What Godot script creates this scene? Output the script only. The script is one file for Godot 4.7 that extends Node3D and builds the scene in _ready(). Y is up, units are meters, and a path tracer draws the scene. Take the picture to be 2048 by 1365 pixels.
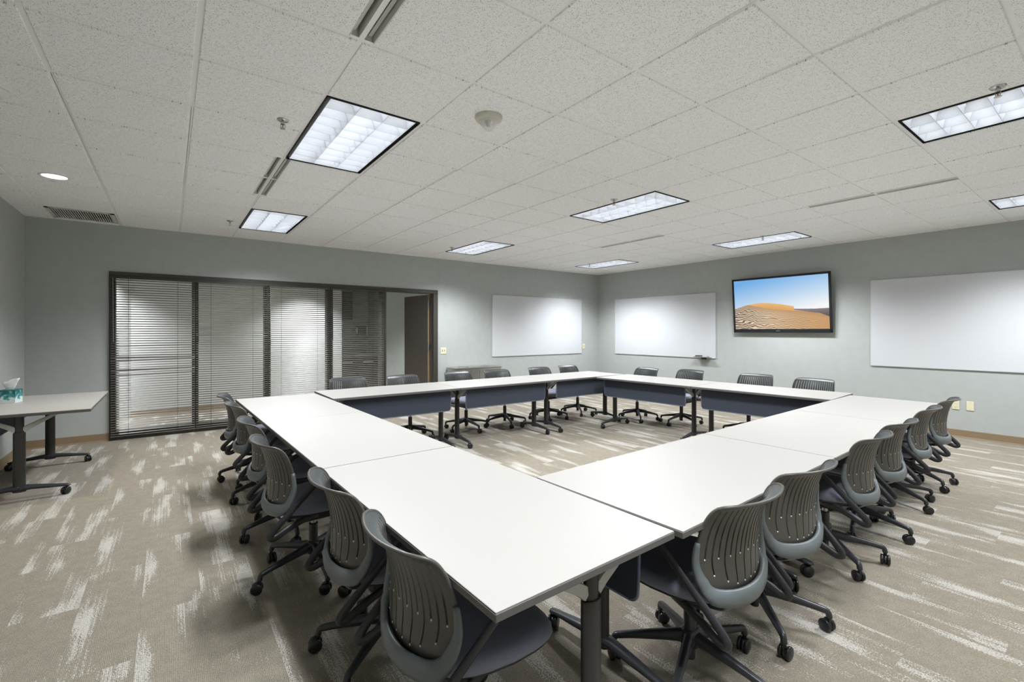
extends Node3D
# A windowless meeting room: a ring of flip-top tables with swivel chairs under a tiled ceiling of louvered lights.
# World: x runs along the window wall towards the television wall, -z runs towards the window wall, y is up.

const CAM_Y := 1.39
const YAW := 0.637
const FOCAL := 926.0            # in pixels of a 2048 x 1365 frame
const CEIL := 2.742
const TILE := 0.6096
const GRID_U := 0.7171          # ceiling grid origin
const GRID_V := 2.1544
const X0 := -1.365              # room: left wall
const X1 := 8.32                # television wall
const V0 := -0.95               # wall behind the camera
const V1 := 7.75                # window wall
const TABLE_L := 1.444
const TABLE_D := 0.735
const TABLE_H := 0.725

const LIGHT_COLOR := Color(0.962, 0.978, 1.0)
const PANEL_ENERGY := 2.5
const CUTOFF := 70.0
const EXPOSURE := 1.0

var M := {}
var X := Transform3D.IDENTITY    # applied by every shape helper
var used := {}
var rng := RandomNumberGenerator.new()


func _ready() -> void:
	rng.seed = 20240611
	camera_and_light()
	make_materials()
	room_shell()
	ceiling_build()
	corridor()
	window_and_door()
	blinds()
	tables_and_chairs()
	wall_things()
	ceiling_things()
	small_things()


# ------------------------------------------------------------------ camera, environment, large lights
func camera_and_light() -> void:
	var c := Camera3D.new()
	c.name = "camera"
	c.projection = Camera3D.PROJECTION_FRUSTUM
	c.near = 0.05
	c.far = 60.0
	c.size = 1365.0 / FOCAL * c.near
	c.frustum_offset = Vector2(0.0, -(682.5 - 662.8) / FOCAL * c.near)
	c.position = Vector3(0, CAM_Y, 0)
	c.rotation.y = -YAW
	add_child(c)
	c.current = true
	var e := Environment.new()
	e.background_mode = Environment.BG_COLOR
	e.background_color = Color(0.02, 0.02, 0.02)
	e.tonemap_mode = Environment.TONE_MAPPER_LINEAR
	e.tonemap_exposure = EXPOSURE
	e.sdfgi_enabled = true
	e.ssao_enabled = true
	e.ssil_enabled = true
	var w := WorldEnvironment.new()
	w.name = "world_environment"
	w.environment = e
	add_child(w)
	# the louvers of each troffer cut its light off at a steep angle: three soft downward lamps along its face
	for f in fixtures():
		for k in [-1, 0, 1]:
			var a := SpotLight3D.new()
			a.name = "panel_light"
			a.spot_angle = CUTOFF
			a.spot_angle_attenuation = 0.75
			a.spot_range = 20.0
			a.spot_attenuation = 2.0
			a.light_size = 0.1
			a.light_energy = PANEL_ENERGY
			a.light_color = LIGHT_COLOR
			a.shadow_enabled = true
			add_child(a, true)
			a.position = Vector3(gx(f[0] + 0.5), CEIL - 0.11, -gv(f[1] + 1.0) + 0.4 * k)
			a.rotation_degrees = Vector3(-90, 0, 0)


func fixtures() -> Array:
	var out := []
	for i in [0, 5, 10]:
		for j in [-4, 1, 6]:
			out.append([i, j])
	return out


func gx(i: float) -> float:
	return GRID_U + i * TILE


func gv(j: float) -> float:
	return GRID_V + j * TILE


# ------------------------------------------------------------------ nodes
func numbered(called: String) -> String:
	if not used.has(called):
		used[called] = 0
		return called
	used[called] += 1
	return "%s_%03d" % [called, used[called]]


func thing(called: String, label: String, category: String, at := Vector3.ZERO, turn := 0.0, group := "") -> Node3D:
	var o := Node3D.new()
	o.name = numbered(called)
	add_child(o)
	o.position = at
	o.rotation.y = turn
	tag(o, label, category, group)
	return o


func tag(o: Node, label: String, category: String, group := "") -> Node:
	o.set_meta("label", label)
	o.set_meta("category", category)
	if group != "":
		o.set_meta("group", group)
	return o


func begin() -> SurfaceTool:
	var st := SurfaceTool.new()
	st.begin(Mesh.PRIMITIVE_TRIANGLES)
	st.set_smooth_group(-1)
	X = Transform3D.IDENTITY
	return st


func done(st: SurfaceTool) -> ArrayMesh:
	st.generate_normals()
	return st.commit()


func part(called: String, st, m: Material, parent: Node = self) -> MeshInstance3D:
	var o := MeshInstance3D.new()
	o.mesh = done(st) if st is SurfaceTool else st
	o.material_override = m
	if parent == self:
		o.name = numbered(called)
		add_child(o)
	else:
		o.name = called
		parent.add_child(o, true)
	return o


func struct(called: String, st, m: Material) -> MeshInstance3D:
	var o := part(called, st, m)
	o.set_meta("kind", "structure")
	return o


func copy(o: Node3D, at: Vector3, turn: float, label: String) -> Node3D:
	var base: String = o.name
	var c: Node3D = o.duplicate()
	c.name = numbered(base)
	add_child(c)
	c.position = at
	c.rotation.y = turn
	c.set_meta("label", label)
	return c


# ------------------------------------------------------------------ shapes (corners given counter-clockwise seen from outside)
func tri(st: SurfaceTool, a: Vector3, b: Vector3, c: Vector3) -> void:
	st.add_vertex(X * a)
	st.add_vertex(X * c)
	st.add_vertex(X * b)


func quad(st: SurfaceTool, a: Vector3, b: Vector3, c: Vector3, d: Vector3) -> void:
	tri(st, a, b, c)
	tri(st, a, c, d)


func quad_uv(st: SurfaceTool, p: Array, uv: Array) -> void:
	for k in [0, 2, 1, 0, 3, 2]:
		st.set_uv(uv[k])
		st.add_vertex(X * p[k])


func box(st: SurfaceTool, c: Vector3, s: Vector3) -> void:
	var h := s * 0.5
	var p := []
	for k in 8:
		p.append(c + Vector3(h.x if k & 1 else -h.x, h.y if k & 2 else -h.y, h.z if k & 4 else -h.z))
	quad(st, p[4], p[5], p[7], p[6])
	quad(st, p[1], p[0], p[2], p[3])
	quad(st, p[5], p[1], p[3], p[7])
	quad(st, p[0], p[4], p[6], p[2])
	quad(st, p[6], p[7], p[3], p[2])
	quad(st, p[0], p[1], p[5], p[4])


func span(st: SurfaceTool, a: Vector3, b: Vector3) -> void:
	box(st, (a + b) * 0.5, (b - a).abs())


# box with chamfered edges
func cbox(st: SurfaceTool, c: Vector3, s: Vector3, r: float) -> void:
	var h := s * 0.5
	var v := func(sx: int, sy: int, sz: int, axis: int) -> Vector3:
		var q := Vector3(sx * (h.x - r), sy * (h.y - r), sz * (h.z - r))
		if axis == 0: q.x = sx * h.x
		elif axis == 1: q.y = sy * h.y
		else: q.z = sz * h.z
		return c + q
	for sg in [-1, 1]:
		var f := []
		f = [v.call(sg, -1, -1, 0), v.call(sg, 1, -1, 0), v.call(sg, 1, 1, 0), v.call(sg, -1, 1, 0)]
		_face(st, f, sg > 0)
		f = [v.call(-1, sg, -1, 1), v.call(-1, sg, 1, 1), v.call(1, sg, 1, 1), v.call(1, sg, -1, 1)]
		_face(st, f, sg > 0)
		f = [v.call(-1, -1, sg, 2), v.call(1, -1, sg, 2), v.call(1, 1, sg, 2), v.call(-1, 1, sg, 2)]
		_face(st, f, sg > 0)
	for a in [-1, 1]:
		for b in [-1, 1]:
			_face(st, [v.call(a, b, -1, 0), v.call(a, b, -1, 1), v.call(a, b, 1, 1), v.call(a, b, 1, 0)], a * b < 0)
			_face(st, [v.call(-1, a, b, 1), v.call(-1, a, b, 2), v.call(1, a, b, 2), v.call(1, a, b, 1)], a * b < 0)
			_face(st, [v.call(a, -1, b, 2), v.call(a, -1, b, 0), v.call(a, 1, b, 0), v.call(a, 1, b, 2)], a * b < 0)
			for d in [-1, 1]:
				if a * b * d > 0:
					tri(st, v.call(a, b, d, 0), v.call(a, b, d, 1), v.call(a, b, d, 2))
				else:
					tri(st, v.call(a, b, d, 0), v.call(a, b, d, 2), v.call(a, b, d, 1))


func _face(st: SurfaceTool, f: Array, forward: bool) -> void:
	if forward:
		quad(st, f[0], f[1], f[2], f[3])
	else:
		quad(st, f[3], f[2], f[1], f[0])


# profile: points (radius, height), bottom to top; axis y through c
func lathe(st: SurfaceTool, c: Vector3, prof: Array, segs := 20) -> void:
	for k in segs:
		var a := TAU * k / segs
		var b := TAU * (k + 1) / segs
		var da := Vector3(cos(a), 0, sin(a))
		var db := Vector3(cos(b), 0, sin(b))
		for n in prof.size() - 1:
			var p: Vector2 = prof[n]
			var q: Vector2 = prof[n + 1]
			var p0 := c + da * p.x + Vector3(0, p.y, 0)
			var p1 := c + db * p.x + Vector3(0, p.y, 0)
			var q0 := c + da * q.x + Vector3(0, q.y, 0)
			var q1 := c + db * q.x + Vector3(0, q.y, 0)
			if p.x > 1e-6:
				tri(st, p0, q1, p1)
			if q.x > 1e-6:
				tri(st, p0, q0, q1)


# sweep an ellipse along a path; rad = array of Vector2(across side, along up)
func tube(st: SurfaceTool, path: Array, rad: Array, sides := 10, up := Vector3.UP, power := 1.0) -> void:
	var rings := []
	var n := path.size()
	for k in n:
		var t: Vector3 = (path[mini(k + 1, n - 1)] - path[maxi(k - 1, 0)]).normalized()
		var side := t.cross(up).normalized()
		var u := side.cross(t).normalized()
		var r: Vector2 = rad[mini(k, rad.size() - 1)]
		var ring := []
		for s in sides:
			var a := TAU * s / sides
			var cx := signf(cos(a)) * pow(absf(cos(a)), power)
			var sy := signf(sin(a)) * pow(absf(sin(a)), power)
			ring.append(path[k] + side * cx * r.x + u * sy * r.y)
		rings.append(ring)
	for k in n - 1:
		for s in sides:
			var s2 := (s + 1) % sides
			quad(st, rings[k][s], rings[k][s2], rings[k + 1][s2], rings[k + 1][s])
	for s in sides:
		var s2 := (s + 1) % sides
		tri(st, path[0], rings[0][s2], rings[0][s])
		tri(st, path[n - 1], rings[n - 1][s], rings[n - 1][s2])


# extrude a 2D outline (counter-clockwise in x, y) from z = z0 to z = z1
func prism(st: SurfaceTool, poly: PackedVector2Array, z0: float, z1: float) -> void:
	var ids := Geometry2D.triangulate_polygon(poly)
	for k in range(0, ids.size(), 3):
		var a := poly[ids[k]]
		var b := poly[ids[k + 1]]
		var c := poly[ids[k + 2]]
		if (b - a).cross(c - a) < 0:
			var w := b
			b = c
			c = w
		tri(st, Vector3(a.x, a.y, z1), Vector3(b.x, b.y, z1), Vector3(c.x, c.y, z1))
		tri(st, Vector3(a.x, a.y, z0), Vector3(c.x, c.y, z0), Vector3(b.x, b.y, z0))
	for k in poly.size():
		var a := poly[k]
		var b := poly[(k + 1) % poly.size()]
		quad(st, Vector3(a.x, a.y, z0), Vector3(b.x, b.y, z0), Vector3(b.x, b.y, z1), Vector3(a.x, a.y, z1))


func round_rect(x0: float, y0: float, x1: float, y1: float, r_bottom: float, r_top: float) -> PackedVector2Array:
	var out := PackedVector2Array()
	var cs := [[x1, y0, -1, 1, r_bottom, -90], [x1, y1, -1, -1, r_top, 0], [x0, y1, 1, -1, r_top, 90], [x0, y0, 1, 1, r_bottom, 180]]
	for c in cs:
		var r: float = c[4]
		if r <= 0.0:
			out.append(Vector2(c[0], c[1]))
			continue
		for k in 6:
			var a := deg_to_rad(c[5] + 18.0 * k)
			out.append(Vector2(c[0] + c[2] * r + cos(a) * r, c[1] + c[3] * r + sin(a) * r))
	return out


func smooth_path(pts: Array, per := 5) -> Array:
	var c := Curve3D.new()
	for k in pts.size():
		var prev: Vector3 = pts[maxi(k - 1, 0)]
		var nxt: Vector3 = pts[mini(k + 1, pts.size() - 1)]
		var t := (nxt - prev) / 6.0
		c.add_point(pts[k], -t, t)
	var out := []
	for k in pts.size() - 1:
		for s in per:
			out.append(c.sample(k, float(s) / per))
	out.append(pts[pts.size() - 1])
	return out


# ------------------------------------------------------------------ materials
func mat(called: String, c: Color, rough := 0.6, metal := 0.0) -> StandardMaterial3D:
	var m := StandardMaterial3D.new()
	m.resource_name = called
	m.albedo_color = c
	m.roughness = rough
	m.metallic = metal
	M[called] = m
	return m


func noise_texture(freq: float, lo: Color, hi: Color, seed_no: int, size := 256) -> ImageTexture:
	var n := FastNoiseLite.new()
	n.seed = seed_no
	n.frequency = freq
	n.fractal_octaves = 3
	var im := n.get_seamless_image(size, size)
	im.convert(Image.FORMAT_RGB8)
	var d := im.get_data()
	for k in range(0, d.size(), 3):
		var t := d[k] / 255.0
		var c := lo.lerp(hi, t)
		d[k] = int(c.r * 255)
		d[k + 1] = int(c.g * 255)
		d[k + 2] = int(c.b * 255)
	return ImageTexture.create_from_image(Image.create_from_data(size, size, false, Image.FORMAT_RGB8, d))


func make_materials() -> void:
	var m: StandardMaterial3D
	m = mat("wall_paint", Color8(180, 184, 181), 0.75)
	m.albedo_texture = noise_texture(0.03, Color(0.972, 0.972, 0.972), Color(1, 1, 1), 3)
	m.uv1_triplanar = true
	m.uv1_world_triplanar = true
	m.uv1_scale = Vector3(0.7, 0.7, 0.7)
	mat("corridor_paint", Color8(205, 207, 203), 0.8)
	mat("baseboard", Color8(138, 119, 92), 0.55)
	mat("deck", Color8(60, 60, 60), 0.9)
	mat("tee", Color8(244, 244, 242), 0.55)
	m = mat("ceiling_tile", Color(1, 1, 1), 0.95)
	m.albedo_texture = fissure_texture()
	mat("laminate", Color8(170, 167, 162), 0.42)
	mat("table_edge", Color8(92, 89, 85), 0.5)
	mat("table_metal", Color8(62, 60, 58), 0.38, 0.35)
	mat("table_foot", Color8(58, 59, 62), 0.35, 0.3)
	mat("bracket", Color8(178, 175, 166), 0.45)
	m = mat("navy_fabric", Color8(56, 61, 73), 0.9)
	mat("navy_piping", Color8(96, 105, 124), 0.7)
	mat("chair_back", Color8(76, 73, 67), 0.38)
	mat("chair_front", Color8(62, 66, 67), 0.4)
	mat("chair_cradle", Color8(98, 104, 105), 0.4)
	mat("chair_arm", Color8(48, 48, 50), 0.38)
	m = mat("seat_fabric", Color8(126, 129, 143), 0.85)
	m.rim_enabled = true
	m.rim = 0.35
	mat("seat_pan", Color8(44, 44, 45), 0.5)
	mat("chair_base", Color8(46, 47, 50), 0.36)
	mat("caster", Color8(30, 30, 32), 0.3)
	mat("light_dot", Color8(205, 205, 200), 0.5)  # pale tone stands for light coming through the slot-end holes
	mat("chrome", Color8(190, 190, 188), 0.18, 1.0)
	mat("bronze", Color8(62, 60, 54), 0.45)
	mat("slat", Color8(96, 93, 86), 0.45)
	mat("cord", Color8(45, 43, 40), 0.8)
	m = mat("glass", Color(0.92, 0.96, 0.95, 0.06), 0.02)
	m.transparency = BaseMaterial3D.TRANSPARENCY_ALPHA
	m = mat("clear_plastic", Color(0.95, 0.95, 0.93, 0.25), 0.05)
	m.transparency = BaseMaterial3D.TRANSPARENCY_ALPHA
	m = mat("door_wood", Color8(88, 80, 72), 0.45)
	m.albedo_texture = wood_texture()
	m.uv1_triplanar = true
	m.uv1_scale = Vector3(1.1, 1.1, 1.1)
	mat("door_edge", Color8(176, 148, 108), 0.6)
	mat("steel", Color8(186, 184, 178), 0.3, 0.95)
	mat("satin_metal", Color8(176, 178, 178), 0.35, 0.8)
	mat("whiteboard", Color8(208, 210, 213), 0.16)
	mat("board_edge", Color8(205, 208, 210), 0.4)
	mat("ivory", Color8(226, 220, 188), 0.45)
	mat("dark_slot", Color8(40, 36, 30), 0.7)
	mat("black_plastic", Color8(30, 31, 33), 0.35)
	mat("white_plastic", Color8(228, 227, 222), 0.45)
	mat("white_metal", Color8(226, 225, 221), 0.5)
	mat("reveal_black", Color8(16, 16, 16), 0.6)
	mat("louver", Color8(220, 223, 228), 0.5, 0.3)
	mat("vent_grey", Color8(206, 205, 200), 0.6)
	mat("cabinet_dark", Color8(54, 48, 43), 0.5)
	mat("counter", Color8(150, 146, 138), 0.5)
	m = mat("tube_glow", Color(1, 1, 1), 0.5)
	m.emission_enabled = true
	m.emission = LIGHT_COLOR
	m.emission_energy_multiplier = 17.0
	m = mat("lamp_glow", Color(1, 1, 1), 0.5)
	m.emission_enabled = true
	m.emission = Color(1.0, 0.985, 0.95)
	m.emission_energy_multiplier = 2.5
	m = mat("screen", Color(0, 0, 0), 0.25)
	m.emission_enabled = true
	m.emission = Color(1, 1, 1)
	m.emission_operator = BaseMaterial3D.EMISSION_OP_MULTIPLY
	m.emission_texture = dune_texture()
	m.emission_energy_multiplier = 0.95
	m = mat("tissue_box", Color(1, 1, 1), 0.5)
	m.albedo_texture = tissue_box_texture()
	m = mat("tissue", Color8(242, 243, 246), 0.9)
	m.backlight_enabled = true
	m.backlight = Color(0.3, 0.3, 0.3)
	var tex := carpet_textures()
	m = mat("carpet", Color(1, 1, 1), 0.97)
	m.albedo_texture = tex[0]
	m.heightmap_enabled = true
	m.heightmap_texture = tex[1]
	m.heightmap_scale = 0.08


func fissure_texture() -> ImageTexture:
	var n := 1024
	var im := Image.create(n, n, false, Image.FORMAT_RGB8)
	im.fill(Color8(251, 251, 250))
	var r := RandomNumberGenerator.new()
	r.seed = 77
	for k in 9000:
		var p := Vector2(r.randf() * n, r.randf() * n)
		var a := r.randf() * TAU
		var steps := r.randi_range(2, 7)
		var tone := r.randf_range(0.34, 0.84)
		var col := Color(0.9 * tone, 0.89 * tone, 0.86 * tone)
		var fat := r.randf() < 0.5
		for s in steps:
			var x := posmod(int(p.x), n)
			var y := posmod(int(p.y), n)
			im.set_pixel(x, y, col)
			if fat:
				im.set_pixel((x + 1) % n, y, col)
				im.set_pixel(x, (y + 1) % n, col)
			a += r.randf_range(-0.9, 0.9)
			p += Vector2(cos(a), sin(a)) * 1.3
	return ImageTexture.create_from_image(im)


func wood_texture() -> ImageTexture:
	var n := FastNoiseLite.new()
	n.seed = 12
	n.frequency = 0.02
	n.fractal_octaves = 4
	var im := Image.create(256, 512, false, Image.FORMAT_RGB8)
	for y in 512:
		for x in 256:
			var g := n.get_noise_2d(x * 6.0, y * 0.35) * 0.5 + 0.5
			var f := n.get_noise_2d(x * 22.0 + 500.0, y * 1.2) * 0.5 + 0.5
			var t := 0.72 + 0.28 * (0.7 * g + 0.3 * f)
			im.set_pixel(x, y, Color(t, t * 0.985, t * 0.96))
	return ImageTexture.create_from_image(im)


# eight carpet planks side by side, each 0.25 m x 1 m: ribbed taupe loop pile with cream patches in the yarn
func carpet_textures() -> Array:
	var w := 2048
	var h := 1024
	var big := FastNoiseLite.new()
	big.seed = 5
	big.noise_type = FastNoiseLite.TYPE_SIMPLEX_SMOOTH
	big.frequency = 0.0052
	big.fractal_octaves = 3
	big.domain_warp_enabled = true
	big.domain_warp_amplitude = 30.0
	var fine := FastNoiseLite.new()
	fine.seed = 9
	fine.frequency = 0.11
	fine.fractal_octaves = 2
	var tone := FastNoiseLite.new()
	tone.seed = 21
	tone.frequency = 0.012
	tone.fractal_octaves = 3
	# images of noise are made in bulk: stretched along the plank
	var a := big.get_image(w, h / 5, false, false, false)
	a.resize(w, h, Image.INTERPOLATE_BILINEAR)
	var b := fine.get_image(w, h, false, false, false)
	var c := tone.get_image(w, h, false, false, false)
	for im in [a, b, c]:
		im.convert(Image.FORMAT_L8)
	var da: PackedByteArray = a.get_data()
	var db: PackedByteArray = b.get_data()
	var dc: PackedByteArray = c.get_data()
	var rgb := PackedByteArray()
	rgb.resize(w * h * 3)
	var hgt := PackedByteArray()
	hgt.resize(w * h)
	var rib := []
	var cutoff := []
	var r := RandomNumberGenerator.new()
	r.seed = 31
	var bias := []
	for n in 8:
		bias.append(r.randf_range(-16.0, 9.0))
	for x in 256:
		rib.append(0.5 + 0.5 * cos(TAU * x / 6.4))
	for x in w:
		if x % 6 == 0 or x == 0:
			cutoff.append(r.randf_range(-20.0, 20.0))
		else:
			cutoff.append(cutoff[x - 1])
	for y in h:
		for x in w:
			var k := y * w + x
			var strand: float = rib[x & 255]
			var d: float = da[k] + cutoff[x] * 0.9 + (db[k] - 128) * 0.34 - 150.0 + bias[x >> 8]
			var cream := clampf(d / 26.0, 0.0, 1.0)
			var g := 0.9 + 0.12 * strand + (db[k] - 128) * 0.0012 + (dc[k] - 128) * 0.0004
			rgb[k * 3] = int(clampf(lerpf(138.0, 180.0, cream) * g, 0, 255))
			rgb[k * 3 + 1] = int(clampf(lerpf(130.0, 175.0, cream) * g, 0, 255))
			rgb[k * 3 + 2] = int(clampf(lerpf(115.0, 165.0, cream) * g, 0, 255))
			hgt[k] = int(clampf(190.0 * strand + (db[k] - 128) * 0.5 + 30.0, 0, 255))
	var ia := Image.create_from_data(w, h, false, Image.FORMAT_RGB8, rgb)
	var ih := Image.create_from_data(w, h, false, Image.FORMAT_L8, hgt)
	return [ImageTexture.create_from_image(ia), ImageTexture.create_from_image(ih)]


# the picture on the screen: a generic rippled dune under a clear sky
func dune_texture() -> ImageTexture:
	var w := 768
	var h := 432
	var n := FastNoiseLite.new()
	n.seed = 4
	n.frequency = 0.006
	n.fractal_octaves = 3
	var im := Image.create(w, h, false, Image.FORMAT_RGB8)
	for y in h:
		for x in w:
			var u := float(x) / w
			var v := float(y) / h
			var c := Color8(116, 176, 234).lerp(Color8(250, 251, 252), clampf(v * 1.25 + u * 0.45 - 0.12, 0, 1))
			var far_edge := 0.615 + 0.008 * sin(u * 9.0)
			if u > 0.62 and v > far_edge:
				c = Color8(142, 134, 134).lerp(Color8(96, 90, 92), clampf((v - far_edge) * 6.0 + (u - 0.8), 0, 1))
			var crest := 0.475 + 0.9 * pow(absf(u - 0.3), 1.75) * (1.0 if u < 0.3 else 0.62)
			if u > 0.66:
				crest = maxf(crest, 0.635 + (u - 0.66) * 0.3)
			if v > crest:
				var shade := 0.5 + 0.09 * u + 0.2 * u * u - 0.03 * cos(u * 7.0)
				c = Color8(238, 188, 120).lerp(Color8(214, 160, 100), clampf((v - crest) * 7.0, 0, 1))
				if v > shade:
					var depth := (v - shade) / (1.0 - shade)
					var wob := n.get_noise_2d(x, y * 1.6) * 9.0 + n.get_noise_2d(x * 3.0, y * 3.0 + 300.0) * 2.0
					var bend := u * 14.0 - pow(depth, 0.62) * 105.0 * (1.0 + 0.25 * u)
					var rip := sin(bend + wob)
					var light := Color8(236, 214, 182).lerp(Color8(226, 178, 122), clampf(u * 1.4 - 0.4, 0, 1))
					var dark := Color8(84, 72, 76).lerp(Color8(172, 132, 92), clampf(u * 1.2, 0, 1))
					light = light.lerp(Color8(205, 160, 112), clampf(1.0 - depth * 4.0, 0, 1) * 0.7)
					dark = dark.lerp(Color8(168, 122, 84), clampf(1.0 - depth * 4.0, 0, 1) * 0.8)
					c = dark.lerp(light, clampf(rip * 0.55 + 0.55 + 0.25 * exp(-pow((u - 0.45) * 5.0, 2.0)), 0, 1))
			im.set_pixel(x, y, c)
	return ImageTexture.create_from_image(im)


func tissue_box_texture() -> ImageTexture:
	var n := FastNoiseLite.new()
	n.seed = 8
	n.frequency = 0.02
	n.fractal_octaves = 4
	var im := Image.create(128, 128, false, Image.FORMAT_RGB8)
	for y in 128:
		for x in 128:
			var t := y / 127.0 + n.get_noise_2d(x, y) * 0.55
			var c := Color8(26, 98, 92).lerp(Color8(78, 158, 168), clampf(t * 2.4 - 0.2, 0, 1))
			c = c.lerp(Color8(222, 232, 230), clampf(t * 3.4 - 1.5, 0, 1))
			im.set_pixel(x, y, c)
	# small pale shield-shaped emblem
	for y in range(12, 28):
		var half := int(11.0 * sqrt(maxf(0.0, 1.0 - pow((y - 12) / 16.0, 2.0))))
		for x in range(94 - half, 94 + half):
			if y < 15 or y > 20 or absi(x - 94) > half - 3:
				im.set_pixel(x, y, Color8(196, 220, 218))
	return ImageTexture.create_from_image(im)


# ------------------------------------------------------------------ room shell
func room_shell() -> void:
	var st: SurfaceTool
	# carpet: planks 0.25 m x 1 m laid in staggered courses; the ones in view are parts, the others one piece
	st = begin()
	span(st, Vector3(X0 - 0.15, -0.12, -V0 + 0.15), Vector3(X1 + 0.15, -0.008, -10.9))
	var fl := struct("floor", st, M.deck)
	var variants := []
	for k in 16:
		st = begin()
		plank(st, Vector3.ZERO, 1.0, k, 0.0)
		variants.append(done(st))
	var rest := begin()
	var count := 0
	var cols := int(ceil((X1 - X0) / 0.25))
	for c in cols:
		var x := X0 + 0.125 + 0.25 * c
		var start := V0 - 1.0 + fposmod(c * 0.37, 1.0)
		for k in 13:
			var v := start + k
			if v + 1.0 < V0 + 0.02 or v > V1 - 0.02:
				continue
			var kind := rng.randi_range(0, 15)
			var v_a := maxf(v, V0)
			var v_b := minf(v + 1.0, V1)
			var at := Vector3(x, 0, -v)
			var whole := v_b - v_a > 0.999
			if count < 298 and in_view(Vector3(x, 0, -(v + 0.5))):
				var o: MeshInstance3D
				if whole:
					o = part("carpet_plank", variants[kind], M.carpet, fl)
				else:
					st = begin()
					plank(st, Vector3(0, 0, -(v_a - v)), v_b - v_a, kind, v_a - v)
					o = part("carpet_plank", st, M.carpet, fl)
				o.position = at
				count += 1
			else:
				plank(rest, at + Vector3(0, 0, -(v_a - v)), v_b - v_a, kind, v_a - v)
	var ro := part("carpet_rest", rest, M.carpet, fl)
	ro.set_meta("kind", "stuff")
	# walls with thickness
	var top := CEIL + 0.16
	st = begin()
	span(st, Vector3(X0 - 0.12, 0, -V1), Vector3(-0.615, top, -V1 - 0.12))
	span(st, Vector3(-0.615, 2.15, -V1), Vector3(4.01, top, -V1 - 0.12))
	span(st, Vector3(4.01, 0, -V1), Vector3(X1, top, -V1 - 0.12))
	struct("wall_back", st, M.wall_paint)
	st = begin()
	span(st, Vector3(X1, 0, -V0 + 0.12), Vector3(X1 + 0.12, top, -V1 - 0.12))
	struct("wall_right", st, M.wall_paint)
	st = begin()
	span(st, Vector3(X0 - 0.12, 0, -V0 + 0.12), Vector3(X0, top, -V1))
	struct("wall_left", st, M.wall_paint)
	st = begin()
	span(st, Vector3(X0, 0, -V0), Vector3(X1, top, -V0 + 0.12))
	struct("wall_front", st, M.wall_paint)
	# vinyl baseboards with a small toe
	for b in [["back", Vector3(X0, 0, -V1), Vector3(-0.615, 0, -V1), Vector3(0, 0, 1)], ["back", Vector3(4.01, 0, -V1), Vector3(X1, 0, -V1), Vector3(0, 0, 1)],
			["right", Vector3(X1, 0, -V1), Vector3(X1, 0, -V0), Vector3(-1, 0, 0)], ["left", Vector3(X0, 0, -V0), Vector3(X0, 0, -V1), Vector3(1, 0, 0)], ["front", Vector3(X1, 0, -V0), Vector3(X0, 0, -V0), Vector3(0, 0, -1)]]:
		st = begin()
		baseboard(st, b[1], b[2], b[3])
		struct("baseboard_" + b[0], st, M.baseboard)


func in_view(p: Vector3) -> bool:
	var f := p.x * sin(YAW) - p.z * cos(YAW)
	var r := p.x * cos(YAW) + p.z * sin(YAW)
	if f < 0.9:
		return false
	var px := 1024.0 + FOCAL * r / f
	var py := 662.8 - FOCAL * (p.y - CAM_Y) / f
	return px > -180.0 and px < 2230.0 and py < 1560.0


func plank(st: SurfaceTool, at: Vector3, length: float, kind: int, skip: float) -> void:
	var u0 := (kind % 8) / 8.0
	var u1 := u0 + 0.125
	var t0 := skip
	var t1 := skip + length
	if kind >= 8:
		var s := u0
		u0 = u1
		u1 = s
		t0 = 1.0 - t0
		t1 = 1.0 - t1
	var a := at + Vector3(-0.1248, 0, 0)
	var b := at + Vector3(0.1248, 0, 0)
	var l := Vector3(0, 0, -length)
	quad_uv(st, [a, b, b + l, a + l], [Vector2(u0, t0), Vector2(u1, t0), Vector2(u1, t1), Vector2(u0, t1)])
	var dn := Vector3(0, -0.007, 0)
	var e := [a, b, b + l, a + l]
	for k in 4:
		var p: Vector3 = e[k]
		var q: Vector3 = e[(k + 1) % 4]
		var uv := Vector2(u0 * 0.9 + u1 * 0.1, 0.5)
		quad_uv(st, [p + dn, q + dn, q, p], [uv, uv, uv, uv])


func baseboard(st: SurfaceTool, a: Vector3, b: Vector3, n: Vector3) -> void:
	var prof := [Vector2(0.0, 0.0), Vector2(0.012, 0.0), Vector2(0.010, 0.008), Vector2(0.006, 0.016), Vector2(0.005, 0.095), Vector2(0.003, 0.1), Vector2(0.0, 0.1)]
	for k in prof.size() - 1:
		var p: Vector2 = prof[k]
		var q: Vector2 = prof[k + 1]
		var pa := n * p.x + Vector3(0, p.y, 0)
		var qa := n * q.x + Vector3(0, q.y, 0)
		quad(st, a + pa, b + pa, b + qa, a + qa)


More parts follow.
